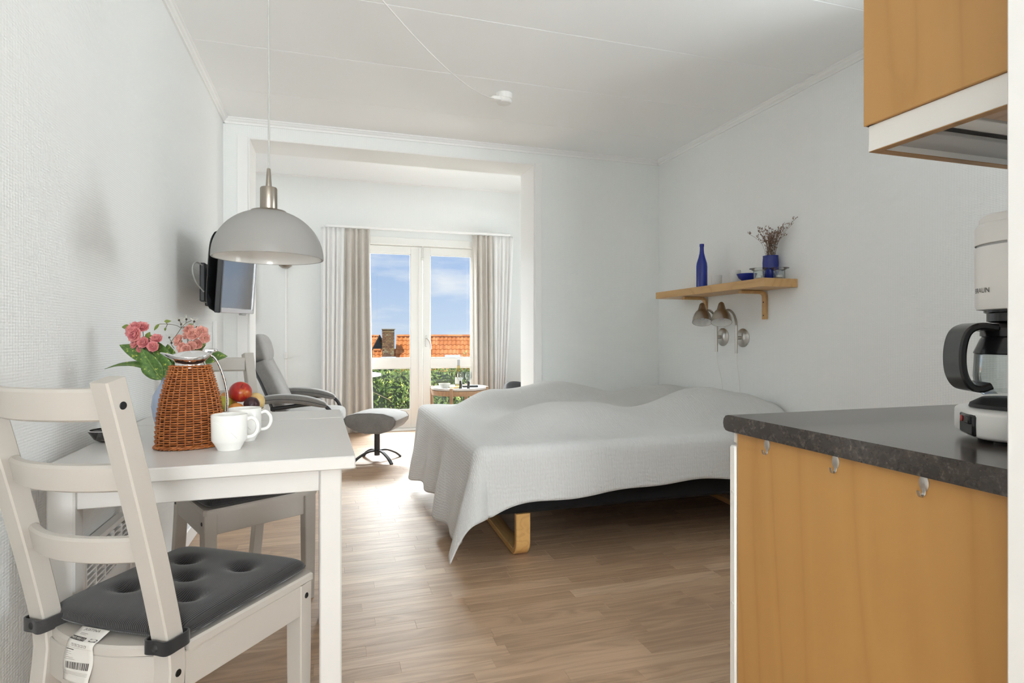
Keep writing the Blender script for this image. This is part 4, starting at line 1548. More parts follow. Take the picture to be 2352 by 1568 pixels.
for b_, t_, w_ in (((366, 744), (354, 759), .010), ((378, 738), (394, 737), .011), ((381, 752), (379, 760), .007), ((433, 745), (444, 744), .005)):
    leafy(root, vp(*b_, .03), vp(*t_, .03), w_, vback, 'small_leaf', .06)

# ---------------------------------------------------------------- left wall: television, cable duct, convector
tv = thing('television', 'flat television on a bracket on the left wall', 'television', (-.500, 3.05, 1.375))
# local frame: x along the screen (away from the viewer), y out of the screen, z up
TVM = RZ(R(90 - 4)) @ RX(R(4)) @ RY(R(-1.8)) @ Matrix.Scale(-1, 4, (0, 1, 0))
TW2, TH2 = .80, .395
def tvb(g, nm, m, parent=tv, **k):
    return g.build(nm, m, parent, **k)
def tv_shell(a, b):
    # rear shell bulging away from the screen
    x = TW2 * a
    z = TH2 * (b - .5)
    ea, eb = abs(2 * a - 1), abs(2 * b - 1)
    d = .072 * (1 - eb ** 6) ** .5 * (1 - .35 * ea ** 8)
    return (x, -.004 - d, z)
g = MB().grid(24, 24, tv_shell, m=TVM)
n25 = 25
ring = [k * n25 for k in range(25)] + [24 * n25 + k for k in range(1, 25)] + [k * n25 + 24 for k in range(23, -1, -1)] + [k for k in range(23, 0, -1)]
g.f.append(tuple(ring))
tvb(g, 'rear_shell', 'tv_body', ang=60)
g = MB()
g.box(0, .026, -.014, .012, -TH2 / 2, TH2 / 2, b=.004, m=TVM)
tvb(g, 'near_bezel', 'tv_body')
g = MB().box(TW2 - .026, TW2, -.014, .012, -TH2 / 2, TH2 / 2, b=.004, m=TVM).box(.026, TW2 - .026, -.014, .012, TH2 / 2 - .026, TH2 / 2, b=.004, m=TVM).box(.026, TW2 - .026, -.014, .012, -TH2 / 2, -TH2 / 2 + .026, b=.004, m=TVM)
tvb(g, 'bezel', 'tv_bezel')
tvb(MB().box(.026, TW2 - .026, -.010, .004, -TH2 / 2 + .026, TH2 / 2 - .026, m=TVM), 'screen', 'screen', smooth=False)
tvb(MB().box(.50, .60, -.01, .010, -TH2 / 2 - .010, -TH2 / 2, b=.003, m=TVM), 'sensor_bar', 'grey_plastic')
g = MB().box(-.200, -.185, .74, .95, -.13, .10, b=.004).box(-.190, -.100, .78, .84, -.04, .03, b=.006).box(-.125, -.098, .20, .84, -.135, .06, b=.006).box(-.105, -.06, .30, .50, -.10, .04, b=.006)
tvb(g, 'wall_bracket', 'tv_body')
g = MB().tube(smooth_path([(-.110, .19, .045), (-.130, .15, .055), (-.140, .12, .02), (-.130, .14, -.04), (-.105, .20, -.085)], 6), .004, 7)
tvb(g, 'cable', 'cord')

dk = tag(MB().box(XL, XL + .018, 4.02, 4.06, .09, 1.16, b=.003).build('cable_duct', 'trim', smooth=False), 'slim white cable duct on the left wall below the television', 'cable duct')

rd = thing('wall_convector', 'white electric convector with slatted grille low on the left wall', 'heater', (XL, 2.12, 0))
y0, y1, xf = -.19, .185, .042
MB().box(.004, xf - .003, y0, y1, .445, .462, b=.003).build('top_plate', 'white_plastic', rd, smooth=False)
MB().box(.006, .016, y0, y1, .07, .445, b=.002).build('back_plate', 'grey_plastic', rd, smooth=False)
MB().box(.016, xf, y0, y1, .07, .325, b=.004).build('front_panel', 'white_plastic', rd, smooth=False)
MB().box(.006, xf + .001, y0 - .05, y0, .07, .462, b=.004).build('control_box', 'white_plastic', rd, smooth=False)
MB().box(.006, xf, y1, y1 + .008, .07, .462, b=.002).build('end_cap', 'white_plastic', rd, smooth=False)
for k in range(7):
    z = .335 + k * .0165
    MB().box(.030, xf, y0 + .004, y1, z - .002, z + .0035, b=.001).build('grille_slat', 'white_plastic', rd, smooth=False)
for k in range(6):
    yy = y0 + .004 + (y1 - y0 - .008) * k / 5
    MB().box(.028, xf + .001, yy - .002, yy + .002, .325, .447, b=.0006).build('grille_bar', 'white_plastic', rd, smooth=False)

# ---------------------------------------------------------------- bay: picture, wall light
pc = thing('picture_frame', 'brown wooden picture frame on the end wall behind the television', 'picture', (-1.02, YD, 1.56))
for q_ in ((-.24, -.215, -.33, .33), (.215, .24, -.33, .33), (-.215, .215, .305, .33), (-.215, .215, -.33, -.305)):
    MB().box(q_[0], q_[1], -.03, -.002, q_[2], q_[3], b=.003, m=RY(R(-1.5))).build('frame_bar', 'frame_wood', pc, smooth=False)
MB().box(-.215, .215, -.014, -.004, -.305, .305, m=RY(R(-1.5))).build('picture_sheet', 'paper', pc, smooth=False)

ul = thing('wall_uplight', 'small steel wall light with cable and switch on the end wall', 'lamp', (-.462, YD, 1.83))
MB().lathe([(0, -.030), (.030, -.026), (.062, -.004), (.075, .022), (.070, .024), (.058, .0), (0, -.02)], 28, T((0, -.08, .0))).build('bowl_shade', 'steel', ul)
MB().box(-.012, .012, -.08, 0, -.012, .010, b=.003).build('arm', 'steel', ul)
MB().box(-.011, .011, -.010, 0, -1.74, -.01, b=.003).build('cable_cover', 'trim', ul, smooth=False)
sw_ = MB().box(-.016, .022, -.030, -.010, -1.00, -.93, b=.004).build('switch', 'white_plastic', ul)

# ---------------------------------------------------------------- bay: recliner, footstool
rc = thing('recliner_armchair', 'grey suede recliner armchair in the bay by the white curtain', 'armchair', (-.22, 5.32, 0), R(-6))
def cush(nm, c, h, rot=None, e1=.45, e2=.35, m='grey_suede', n=32, par=rc):
    mm = T(c) @ (rot or Matrix.Identity(4))
    return MB().pad((0, 0, 0), h, e1, e2, n, m=mm).build(nm, m, par, ang=180)
cush('seat_pad', (.06, 0, .385), (.28, .27, .075))
# curved back: swept section leaning away to the left
bp = smooth_path([(-.14, 0, .44), (-.19, 0, .56), (-.25, 0, .70), (-.30, 0, .80), (-.325, 0, .86)], 5)
nb = len(bp)
g = MB().sweep(bp, [(a * 1.0, b) for a, b in rrect(.50, .105, .040)], (0, 1, 0), scale=[1.0 - .10 * k / nb for k in range(nb)])
g.build('backrest', 'grey_suede', rc, ang=60)
g = MB().sweep([(p[0] - .045, p[1], p[2]) for p in bp], rrect(.46, .05, .02), (0, 1, 0), scale=[.98 - .12 * k / nb for k in range(nb)])
g.build('back_shell', 'dark_fabric', rc, ang=60)
cush('headrest', (-.345, 0, .965), (.068, .235, .125), RY(R(-14)), .7, .45)
for s in (-1, 1):
    def arm(x, y, z):
        return (x, y, z + .035 * (1 - (x / .26) ** 2) - .02 * (x / .26))
    g = MB().pad((0, 0, 0), (.27, .058, .036), .55, .5, 32, warp=arm)
    a_ = g.build('armrest', 'grey_suede', rc, ang=180)
    a_.location = (-.04, s * .335, .535)
    wl = [(.27 * cos(q_), .0585 * sin(q_)) for q_ in [2 * PI * k / 40 for k in range(41)]]
    sp2 = lambda v: math.copysign(abs(v) ** .5, v)
    wl = [(.271 * sp2(cos(2 * PI * k / 40)), .059 * sp2(sin(2 * PI * k / 40))) for k in range(41)]
    MB().tube([(x, y, .035 * (1 - (x / .26) ** 2) - .02 * (x / .26)) for x, y in wl], .0025, 5).build('piping', 'dark_fabric', a_)
    MB().tube(smooth_path([(-.20, s * .335, .49), (.12, s * .335, .525), (.225, s * .335, .50), (.275, s * .335, .40), (.24, s * .335, .26), (.08, s * .27, .20), (-.10, s * .20, .19)], 6), .016, 10).build('arm_tube', 'tv_body', rc)
MB().lathe([(0, .03), (.032, .03), (.032, .30), (.10, .31), (.10, .325), (0, .325)], 20).build('column', 'tv_body', rc)
for k in range(5):
    q_ = 2 * PI * k / 5 + .4
    MB().sweep(smooth_path([(cos(q_) * .02, sin(q_) * .02, .075), (cos(q_) * .15, sin(q_) * .15, .065), (cos(q_) * .31, sin(q_) * .31, .012)], 4), rrect(.045, .022, .005), (-sin(q_), cos(q_), 0)).build('base_leg', 'tv_body', rc)

ft = thing('footstool', 'grey suede footstool on a four-legged swivel base', 'footstool', (.385, 5.17, 0), R(-24))
# saddle-shaped pad: profile across, extruded in depth with soft ends
sec = [(-.225, .020), (-.215, -.022), (-.19, -.05), (-.10, -.092), (-.04, -.105), (.09, -.105), (.18, -.075), (.222, -.025), (.228, .010), (.205, .040), (.12, .066), (0, .072), (-.12, .066), (-.20, .045)]
g = MB()
nsec = len(sec)
steps = [(-.19, .80), (-.186, .90), (-.175, .97), (-.15, 1.0), (.15, 1.0), (.175, .97), (.186, .90), (.19, .80)]
vs, fs = [], []
for yy, k in steps:
    vs += [(x * (1 - (1 - k) * .35), yy, .36 + z * k - (1 - k) * .01) for x, z in sec]
for i in range(len(steps) - 1):
    fs += [(i * nsec + j, i * nsec + (j + 1) % nsec, (i + 1) * nsec + (j + 1) % nsec, (i + 1) * nsec + j) for j in range(nsec)]
fs += [tuple(range(nsec)), tuple((len(steps) - 1) * nsec + j for j in range(nsec))]
cu_ = MB().add(vs, fs).build('cushion', 'grey_suede', ft, ang=40)
for yy in (-.183, .183):
    pp = [(x * .985, yy, .36 + z * .94) for x, z in sec]
    MB().tube(pp + [pp[0]], .0035, 6).build('piping', 'grey_suede', cu_)
MB().lathe([(0, .045), (.024, .045), (.024, .245), (.075, .255), (.075, .264), (0, .264)], 20).build('column', 'tv_body', ft)
for k in range(4):
    q_ = PI / 2 * k + R(50)
    MB().sweep(smooth_path([(cos(q_) * .015, sin(q_) * .015, .085), (cos(q_) * .09, sin(q_) * .09, .082), (cos(q_) * .18, sin(q_) * .18, .045), (cos(q_) * .235, sin(q_) * .235, .004)], 5), rrect(.030, .014, .003), (-sin(q_), cos(q_), 0)).build('base_leg', 'tv_body', ft)

# ---------------------------------------------------------------- bay: tray table and what stands on it
TTX, TTY, TTZ = 1.312, 6.13, .520
tt = thing('tray_table', 'round tray table with oak legs and white top by the garden doors', 'table', (TTX, TTY, 0), R(18))
MB().lathe([(0, TTZ - .010), (.285, TTZ - .010), (.298, TTZ - .004), (.302, TTZ + .016), (.296, TTZ + .018), (.288, TTZ + .002), (0, TTZ)], 56).build('tray', 'tray_white', tt)
MB().lathe([(.272, TTZ - .062), (.290, TTZ - .062), (.300, TTZ - .012), (.282, TTZ - .012)], 56).build('ring', 'oak', tt)
for k in range(4):
    q_ = PI / 2 * k + R(45)
    MB().sweep([(cos(q_) * .300, sin(q_) * .300, 0), (cos(q_) * .305, sin(q_) * .305, TTZ + .022)], rrect(.032, .030, .005), (-sin(q_), cos(q_), 0)).build('leg', 'oak', tt, smooth=False)
TT = TTZ + .0006
o = tag(MB().lathe([(0, .002), (.030, 0), (.034, .003), (.050, .030), (.062, .062), (.059, .064), (.046, .032), (.028, .010), (0, .008)], 32).build('small_bowl', 'ceramic_grey'), 'small grey ceramic bowl at the left of the tray table', 'bowl')
o.location = (1.135, 6.03, TT)
bt = thing('wine_bottle', 'pale wine bottle with grey capsule on the tray table', 'bottle', (1.315, 6.17, TT))
MB().lathe([(0, .004), (.034, 0), (.0375, .006), (.0375, .120), (.034, .150), (.022, .195), (.0155, .230), (.0140, .262), (.0140, .305), (0, .306)], 32).build('glass_body', 'glass_bottle', bt)
MB().lathe([(.0150, .238), (.0152, .306), (0, .308)], 24).build('capsule', 'grey_plastic', bt)
MB().lathe([(.0380, .045), (.0380, .115)], 32).build('label', 'paper', bt)
for lb, (x, y) in (('stemmed wine glass with black foot, left one on the tray table', (1.308, 6.045)), ('stemmed wine glass with black foot, right one on the tray table', (1.385, 6.005))):
    wg = thing('wine_glass', lb, 'glass', (x, y, TT), 0, 'wine glasses on the tray table')
    MB().lathe([(.004, .082), (.016, .088), (.030, .108), (.035, .130), (.031, .165), (.029, .180), (.028, .180), (.030, .160), (.033, .130), (.028, .110), (.014, .091), (0, .088)], 28).build('glass_bowl', 'glass', wg)
    MB().lathe([(0, 0), (.016, 0), (.016, .004), (.013, .030), (.012, .080), (0, .084)], 20).build('stem', 'black_plastic', wg)
bo = tag(MB().box(-.085, .085, -.05, .05, 0, .020, b=.006).build('serving_board', 'black_matte'), 'flat black serving dish at the back of the tray table', 'dish')
bo.location = (1.455, 6.23, TT)
bo.rotation_euler = (0, 0, R(-10))
bo = tag(MB().pad((0, 0, .012), (.045, .030, .012), .6, .8, 20).build('bread_roll', 'peach'), 'small pale snack heap lying on the tray table', 'snack')
bo.location = (1.235, 6.04, TT)
bo = tag(MB().pad((0, 0, .008), (.060, .028, .008), .5, .8, 20).build('napkin_roll', 'black_matte'), 'dark folded napkin behind the snack on the tray table', 'napkin')
bo.location = (1.21, 6.20, TT)

# dark tub chair behind the bed
dc = thing('tub_chair', 'dark round-backed tub chair half hidden behind the bed', 'chair', (2.06, 5.95, 0), R(30))
def shell(a, b, r0=.27):
    th = PI * (-.10 + 1.20 * a)
    hgt = .30 + .255 * max(0, sin(th)) ** .6 * b + .02 * b
    r_ = r0 + .02 * b
    return (r_ * cos(th), r_ * sin(th), .26 + (hgt - .26) * b)
g = MB().grid(28, 8, lambda a, b: shell(a, b))
o = g.build('back_shell', 'dark_fabric', dc, ang=180)
sm = o.modifiers.new('thickness', 'SOLIDIFY')
sm.thickness = .035
MB().pad((0, 0, .32), (.235, .235, .06), .5, .9, 32).build('seat', 'dark_fabric', dc, ang=180)
for k in range(4):
    q_ = PI / 2 * k + PI / 4
    MB().tube([(cos(q_) * .15, sin(q_) * .15, .27), (cos(q_) * .21, sin(q_) * .21, 0)], [.014, .010], 10).build('leg', 'oak', dc)

# ---------------------------------------------------------------- right wall: shelf
SH = thing('wall_shelf', 'beech wall shelf on two bent wooden brackets above the bed', 'shelf', (XR, 3.443, 1.362))
MB().box(-.246, -.002, -.600, .600, 0, .0505, b=.002).build('board', 'shelf_wood', SH, smooth=False)
for by in (-.333, .292):
    r = .030
    pts = [(-.200, by, -.0125), (-.012 - r, by, -.0125)]
    for k in range(1, 9):
        q_ = PI / 2 * k / 8
        pts.append((-.0125 - r + r * sin(q_), by, -.0125 - r + r * cos(q_)))
    pts.append((-.0125, by, -.185))
    b_ = MB().sweep(pts, rrect(.034, .020, .003), (0, 1, 0)).build('bracket', 'shelf_wood', SH, ang=30)
    for z in (-.075, -.160):
        MB().lathe([(0, .001), (.004, .001), (.005, 0)], 10, T((-.0228, by, z)) @ RY(-PI / 2)).build('screw', 'screw', b_)
SZ = 1.4130
def on_shelf(g, nm, m, lb, cat, x, y, grp=None, ang=38):
    o_ = tag(g.build(nm, m, ang=ang), lb, cat, grp)
    o_.location = (x, y, SZ)
    return o_
on_shelf(MB().lathe([(0, .004), (.034, 0), (.0385, .004), (.0385, .150), (.036, .175), (.024, .215), (.0165, .245), (.0145, .265), (.0138, .292), (.0158, .294), (.0158, .312), (.011, .313), (0, .30)], 36), 'glass_bottle', 'blue_glass', 'tall cobalt blue bottle on the wall shelf', 'bottle', 2.525, 3.575)
for x, y, h, lb in ((2.565, 3.462, .078, 'small frosted tumbler next to the blue bottle on the shelf'), (2.565, 3.268, .092, 'frosted tumbler beside the blue bowl on the shelf')):
    on_shelf(MB().lathe([(0, .004), (.030, 0), (.033, .003), (.037, h), (.0345, h), (.031, .008), (0, .007)], 32), 'tumbler', 'frosted', lb, 'tumbler', x, y, 'frosted tumblers')
on_shelf(MB().lathe([(0, .003), (.024, 0), (.028, .003), (.050, .022), (.062, .048), (.059, .049), (.046, .024), (.024, .008), (0, .006)], 36), 'glass_bowl', 'blue_glass', 'low cobalt blue glass bowl on the wall shelf', 'bowl', 2.510, 3.085)
def holder(lb, x, y):
    c = thing('candle_holder', lb, 'candle holder', (x, y, SZ), 0, 'clear glass candle holders')
    MB().lathe([(0, .002), (.031, 0), (.033, .003), (.033, .050), (.040, .056), (.057, .064), (.056, .066), (.039, .059), (.030, .051), (.030, .008), (0, .006)], 36).build('glass', 'glass', c)
    MB().lathe([(0, .008), (.018, .008), (.018, .022), (0, .022)], 20).build('tealight', 'steel_light', c)
holder('clear glass candle holder in front of the blue vase on the shelf', 2.485, 2.945)
holder('clear glass candle holder at the near end of the shelf', 2.580, 2.885)
VZx, VZy = 2.622, 3.005
on_shelf(MB().lathe([(0, .004), (.036, 0), (.040, .004), (.047, .050), (.048, .110), (.045, .148), (.046, .156), (.043, .156), (.042, .146), (.044, .1), (.036, .01), (0, .010)], 36), 'flower_vase', 'blue_glaze', 'dark cobalt blue vase with dried flowers on the shelf', 'vase', VZx, VZy)
df = thing('dried_flowers', 'bunch of dried brown flowers in the dark blue vase', 'dried flowers', (VZx, VZy, SZ + .15))
rd_ = random.Random(21)
g, gf = MB(), MB()
for k in range(40):
    a0 = rd_.uniform(0, 2 * PI)
    lean = rd_.uniform(.05, .62)
    H_ = rd_.uniform(.10, .20) + (.06 if k < 4 else 0)
    dx, dy = cos(a0) * lean, sin(a0) * lean
    if dx > .25:
        dx *= .4
    top = Vector((dx * H_ * 1.3, dy * H_ * 1.6, H_))
    mid = Vector((top.x * .35, top.y * .35, H_ * .5))
    b0 = Vector((cos(a0) * .02, sin(a0) * .02, -.06))
    pth = smooth_path([b0, mid, top], 4)
    g.tube(pth, [.0011] * 3 + [.0008] * (len(pth) - 3), 4)
    for j in range(7):
        t_ = rd_.uniform(.35, 1.0)
        p = pth[min(len(pth) - 1, int(t_ * (len(pth) - 1)))]
        d = Vector((rd_.uniform(-1, 1), rd_.uniform(-1, 1), rd_.uniform(.1, 1.2))).normalized() * rd_.uniform(.012, .03)
        if VZx + (p + d).x > XR - .004:
            d.x = -abs(d.x)
        g.tube([p, p + d], .0005, 3)
        for q_ in range(3):
            pp = p + d * (1 - .28 * q_) + Vector((rd_.uniform(-1, 1), rd_.uniform(-1, 1), rd_.uniform(-1, 1))) * .0035
            s_ = rd_.uniform(.0018, .0034)
            gf.pad(tuple(pp), (s_ * .8, s_ * .8, s_ * 1.3), 1, 1, 5)
stuff(g.build('stems', 'dried_stem', df, ang=180))
stuff(gf.build('blossoms', 'dried', df, ang=180))

# ---------------------------------------------------------------- right wall: reading lamps
def reading_lamp(lb, y, z, cord_end):
    c = thing('reading_lamp', lb, 'wall lamp', (XR, y, z), 0, 'steel reading lamps')
    MB().lathe([(.064, 0), (.064, .005), (.055, .014), (.030, .022), (0, .024)], 36, RY(-PI / 2)).build('wall_plate', 'steel_light', c)
    MB().lathe([(0, .022), (.012, .022), (.012, .052), (0, .052)], 16, RY(-PI / 2)).build('spacer', 'steel_light', c)
    xt = -.055
    MB().tube([(xt, 0, -.105), (xt, 0, .085)], .0095, 14).build('upright', 'steel_light', c)
    MB().tube(smooth_path([(xt, 0, .080), (xt - .004, 0, .115), (xt - .025, -.004, .160), (xt - .062, -.008, .186), (xt - .105, -.010, .182)], 6), .0078, 12).build('gooseneck', 'steel', c)
    # bell shade
    m4 = T((xt - .128, -.012, .168)) @ RX(R(-20)) @ RY(R(14))
    MB().lathe([(0, .078), (.010, .077), (.018, .068), (.024, .044), (.029, .022), (.031, .017), (.043, .006), (.055, -.014), (.063, -.040), (.067, -.072), (.065, -.072), (.061, -.04), (.053, -.016), (.041, .003), (.026, .012), (0, .02)], 40, m4).build('shade', 'steel', c, ang=50)
    MB().lathe([(.0645, -.0715), (.0595, -.04), (.0515, -.017), (.0395, .001), (.025, .010), (0, .013)], 40, m4).build('shade_lining', 'white_plastic', c, ang=50)
    MB().lathe([(0, -.052), (.016, -.046), (.022, -.030), (.018, -.012), (.012, .004), (0, .008)], 20, m4).build('bulb', 'bulb', c)
    MB().tube([Vector((xt - .098, -.010, .178)), Vector((xt - .112, -.010, .176))], .013, 12).build('joint', 'black_plastic', c)
    MB().tube(smooth_path([(xt, 0, -.105), (xt + .010, .002, -.18), (xt + .035, cord_end * .5, -.33), (xt + .044, cord_end, -.56)], 6), .0018, 6).build('cord', 'cord_white', c)
reading_lamp('brushed steel reading lamp on the right wall, the one nearer the viewer', 3.331, 1.058, .02)
reading_lamp('brushed steel reading lamp on the right wall, the one nearer the corner', 3.543, 1.064, -.03)

# ---------------------------------------------------------------- kitchen units
PX_ = .900
bc = thing('base_cabinet', 'kitchen base unit with birch veneer end panel and white front', 'cabinet', (PX_, .86, 0))
MB().box(0, .018, -.310, .280, .0, .842, b=.0015).build('end_panel', 'veneer', bc, smooth=False)
MB().box(.019, 1.74, -.310, .250, .09, .842, b=.002).build('carcass', 'white_plastic', bc, smooth=False)
dr = MB().box(-.003, .56, .282, .304, .085, .808, b=.004).build('front_door', 'white_plastic', bc)
for z in (.70, .44, .18):
    MB().lathe([(0, .0012), (.0035, .001), (.004, 0)], 10, T((-.003, .293, z)) @ RY(-PI / 2)).build('cover_cap', 'tray_white', dr)
MB().box(.003, .56, .282, .298, .812, .840, b=.004).build('top_rail', 'white_plastic', bc)
MB().box(.57, 1.74, .282, .300, .085, .84, b=.003).build('front_door', 'white_plastic', bc)
MB().box(.02, 1.74, .20, .22, .0, .088, b=.002).build('plinth', 'white_plastic', bc, smooth=False)
# worktop with rounded front edge towards the room
sec = [(.5455, .842), (1.150, .842), (1.160, .8435), (1.167, .850), (1.169, .860), (1.167, .870), (1.160, .8775), (1.150, .880), (.5455, .880)]
n = len(sec)
vs = [(x, y, z) for x in (.884, XR - .002) for y, z in sec]
fs = [tuple(range(n)), tuple(range(n, 2 * n))] + [(i, (i + 1) % n, n + (i + 1) % n, n + i) for i in range(n)]
tag(MB().add(vs, fs).build('worktop', 'laminate', ang=30), 'dark speckled laminate kitchen worktop', 'worktop')

def hook(lb, y, z):
    c = thing('adhesive_hook', lb, 'hook', (PX_, y, z), 0, 'steel hooks on the kitchen end panel')
    g = MB().lathe([(.0080, 0), (.0080, .0014), (.0072, .0020), (0, .0022)], 24, RY(-PI / 2) @ Matrix.Diagonal((1.75, 1, 1, 1)))
    g.build('plate', 'steel_light', c)
    MB().sweep(smooth_path([(-.0015, 0, -.008), (-.002, 0, -.017), (-.007, 0, -.021), (-.011, 0, -.018), (-.013, 0, -.011)], 5), rrect(.006, .0014, .0004), (0, 1, 0)).build('hook_arm', 'steel_light', c)
hook('oval steel hook on the birch end panel, the one farthest from the viewer', 1.041, .829)
hook('oval steel hook on the birch end panel, the middle one', .862, .829)
hook('oval steel hook on the birch end panel, the one nearest the viewer', .692, .829)

# wall cabinet with built-in extractor
uc = thing('wall_cabinet', 'birch veneer kitchen wall cabinet with extractor hood below', 'cabinet', (.95, .546, 1.404))
UD, UW = .302, .60
MB().box(0, .018, 0, UD, .049, 1.02, b=.001).build('end_panel', 'veneer', uc, smooth=False)
MB().box(.019, UW, .0, UD - .02, .049, 1.02, b=.001).build('carcass', 'white_plastic', uc, smooth=False)
MB().box(.002, UW, UD - .019, UD, .049, 1.02, b=.002).build('cabinet_door', 'white_plastic', uc, smooth=False)
# hood skirt: white boards with bare plywood lower edges
hx0, hy1 = .006, UD - .006
for q_, e_ in (((hx0, hx0 + .018, 0, hy1), None), ((hx0 + .018, UW, hy1 - .018, hy1), None), ((UW - .018, UW, 0, hy1 - .018), None)):
    MB().box(q_[0], q_[1], q_[2], q_[3], .0012, .0485, b=.0008).build('hood_board', 'white_plastic', uc, smooth=False)
    MB().box(q_[0] + .0005, q_[1] - .0005, q_[2], q_[3] - .0005, 0, .0012).build('plywood_edge', 'ply_edge', uc, smooth=False)
MB().box(hx0 + .018, UW - .018, 0, .16, .026, .032, b=.001).build('rear_plate', 'oak', uc, smooth=False)
MB().box(hx0 + .018, UW - .018, .166, .205, .024, .032, b=.001).build('lamp_strip', 'white_plastic', uc, smooth=False)
MB().box(hx0 + .018, UW - .018, .211, hy1 - .018, .012, .020, b=.001).build('glass_flap', 'grey_plastic', uc, smooth=False)
MB().box(hx0 + .018, hx0 + .034, .205, .213, .012, .03, b=.001).build('flap_hinge', 'steel_light', uc, smooth=False)

# ---------------------------------------------------------------- coffee maker
CMX, CMY, CMZ = 1.168, .700, .8806
cm = thing('coffee_maker', 'white and black filter coffee maker with glass jug on the worktop', 'coffee maker', (CMX, CMY, CMZ), R(140))
# local +x points to its front (towards the viewer's left)
for q_ in (.6, -.6, 2.5, -2.5):
    MB().lathe([(0, 0), (.012, 0), (.013, .006), (0, .006)], 12, T((.07 * cos(q_), .07 * sin(q_), 0))).build('foot', 'black_plastic', cm)
MB().pad((0, 0, .030), (.104, .092, .026), .25, .45, 40).build('base', 'white_plastic', cm, ang=50)
MB().box(.092, .1055, -.010, .060, .010, .046, b=.003).build('control_panel', 'black_plastic', cm)
MB().box(.104, .110, .010, .054, .030, .044, b=.002).build('switch', 'black_plastic', cm)
MB().lathe([(0, .001), (.005, .001), (.006, 0)], 12, T((.1105, .022, .037)) @ RY(PI / 2)).build('switch_light', 'red', cm)
MB().lathe([(0, .001), (.003, .001), (.0035, 0)], 12, T((.106, -.002, .037)) @ RY(PI / 2)).build('lamp_dot', 'tray_white', cm)
MB().lathe([(0, .056), (.080, .056), (.078, .062), (.062, .072), (0, .073)], 36, T((.012, 0, 0))).build('hot_plate', 'black_matte', cm)
jg = MB().lathe([(.058, .076), (.070, .084), (.074, .110), (.072, .150), (.060, .180), (.052, .192), (.050, .192), (.058, .178), (.069, .148), (.071, .110), (.067, .086), (0, .079)], 40, T((.012, 0, 0))).build('glass_jug', 'glass', cm)
MB().lathe([(.0525, .178), (.064, .182), (.064, .196), (.056, .204), (0, .207)], 36, T((.012, 0, 0))).build('jug_lid', 'black_plastic', cm)
MB().lathe([(.0715, .150), (.0735, .152), (.064, .176), (.0535, .1925), (.0525, .190)], 40, T((.012, 0, 0))).build('jug_collar', 'black_plastic', cm)
# big loop handle
hm = T((.012, 0, 0)) @ RZ(R(6))
MB().sweep(smooth_path([(.055, 0, .196), (.080, 0, .199), (.098, 0, .188), (.106, 0, .158), (.105, 0, .120), (.095, 0, .096), (.080, 0, .090), (.064, 0, .096)], 7), rrect(.072, .012, .003), (0, 1, 0), m=hm).build('jug_handle', 'black_plastic', cm)
MB().lathe([(.060, .206), (.066, .208), (.066, .222), (.070, .224), (.070, .228), (0, .228)], 36).build('brew_head', 'black_plastic', cm)
MB().lathe([(.072, .228), (.080, .229), (.0825, .236), (.083, .338), (.0822, .3395)], 48).build('filter_housing', 'white_plastic', cm)
MB().lathe([(.0822, .3435), (.083, .3445), (.082, .375), (.079, .380), (.076, .381)], 48).build('water_tank', 'white_plastic', cm)
MB().lathe([(.080, .336), (.080, .346)], 48).build('seam_ring', 'grey_plastic', cm)
MB().lathe([(.0765, .378), (.0765, .390), (.073, .395), (0, .397)], 48).build('tank_lid', 'white_plastic', cm)
MB().box(-.105, -.060, -.05, .05, .05, .36, b=.012).build('rear_column', 'white_plastic', cm)
vs, fs = text_geo('BRAUN', .0125, 1.05)
def wrap(x, y):
    th = R(12) + (x - .022) / .0834
    return (.0834 * cos(th), .0834 * sin(th), .258 + y)
MB().add([wrap(x, y) for x, y, z in vs], fs).build('lettering', 'ink', cm, smooth=False, recalc=False)

# ---------------------------------------------------------------- garden and neighbouring houses
gt = struct(MB().box(-6, 9, YD + .25, 9.6, -.35, -.16).build('ground_terrace', 'terrace', smooth=False), 'pale stone terrace outside the garden doors', 'terrace')
gl = struct(MB().box(-60, 70, 9.6, 90, -4.2, -4.0).build('ground_lawn', 'grass', smooth=False), 'green ground falling away behind the hedge', 'lawn')

hg = thing('hedge', 'dense green hedge beyond the terrace', 'hedge', (1.6, 10.2, -.35))
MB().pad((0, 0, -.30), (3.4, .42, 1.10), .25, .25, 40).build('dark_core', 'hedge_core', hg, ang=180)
rh = random.Random(17)
g = MB()
for k in range(13000):
    x = rh.uniform(-3.0, 3.2)
    if rh.random() < .74:
        z = rh.uniform(-.30, .88)
        y = -.42 - rh.uniform(-.05, .20) - .07 * sin(x * 3 + z * 4) - .04 * sin(7 * x - 5 * z)
        nrm = Vector((rh.uniform(-.6, .6), -1, rh.uniform(-.2, .9)))
    else:
        z = .83 + rh.uniform(-.06, .12) + .035 * sin(x * 5)
        y = rh.uniform(-.5, .4)
        nrm = Vector((rh.uniform(-.6, .6), -.5, 1))
    nrm.normalize()
    L = rh.uniform(.014, .042)
    t1 = nrm.cross(Vector((rh.uniform(-1, 1), rh.uniform(-.3, .3), rh.uniform(-1, 1)))).normalized()
    t2 = nrm.cross(t1)
    p = Vector((x, y, z))
    g.add([p - t1 * L, p + t2 * L * .42 + nrm * .004, p + t1 * L, p - t2 * L * .42 + nrm * .004], [(0, 1, 2, 3)])
stuff(g.build('foliage', 'hedge_a', hg, smooth=False, recalc=False))
for k in range(16):
    x, z = rh.uniform(-1.2, 2.2), rh.uniform(-.25, .45)
    d = Vector((rh.uniform(-.5, .5), -.02, rh.uniform(.1, .4)))
    p = Vector((x, -.52, z))
    MB().tube([p, p + d * .5 + Vector((0, -.015, 0)), p + d], [.006, .005, .003], 5).build('twig', 'hedge_twig', hg)

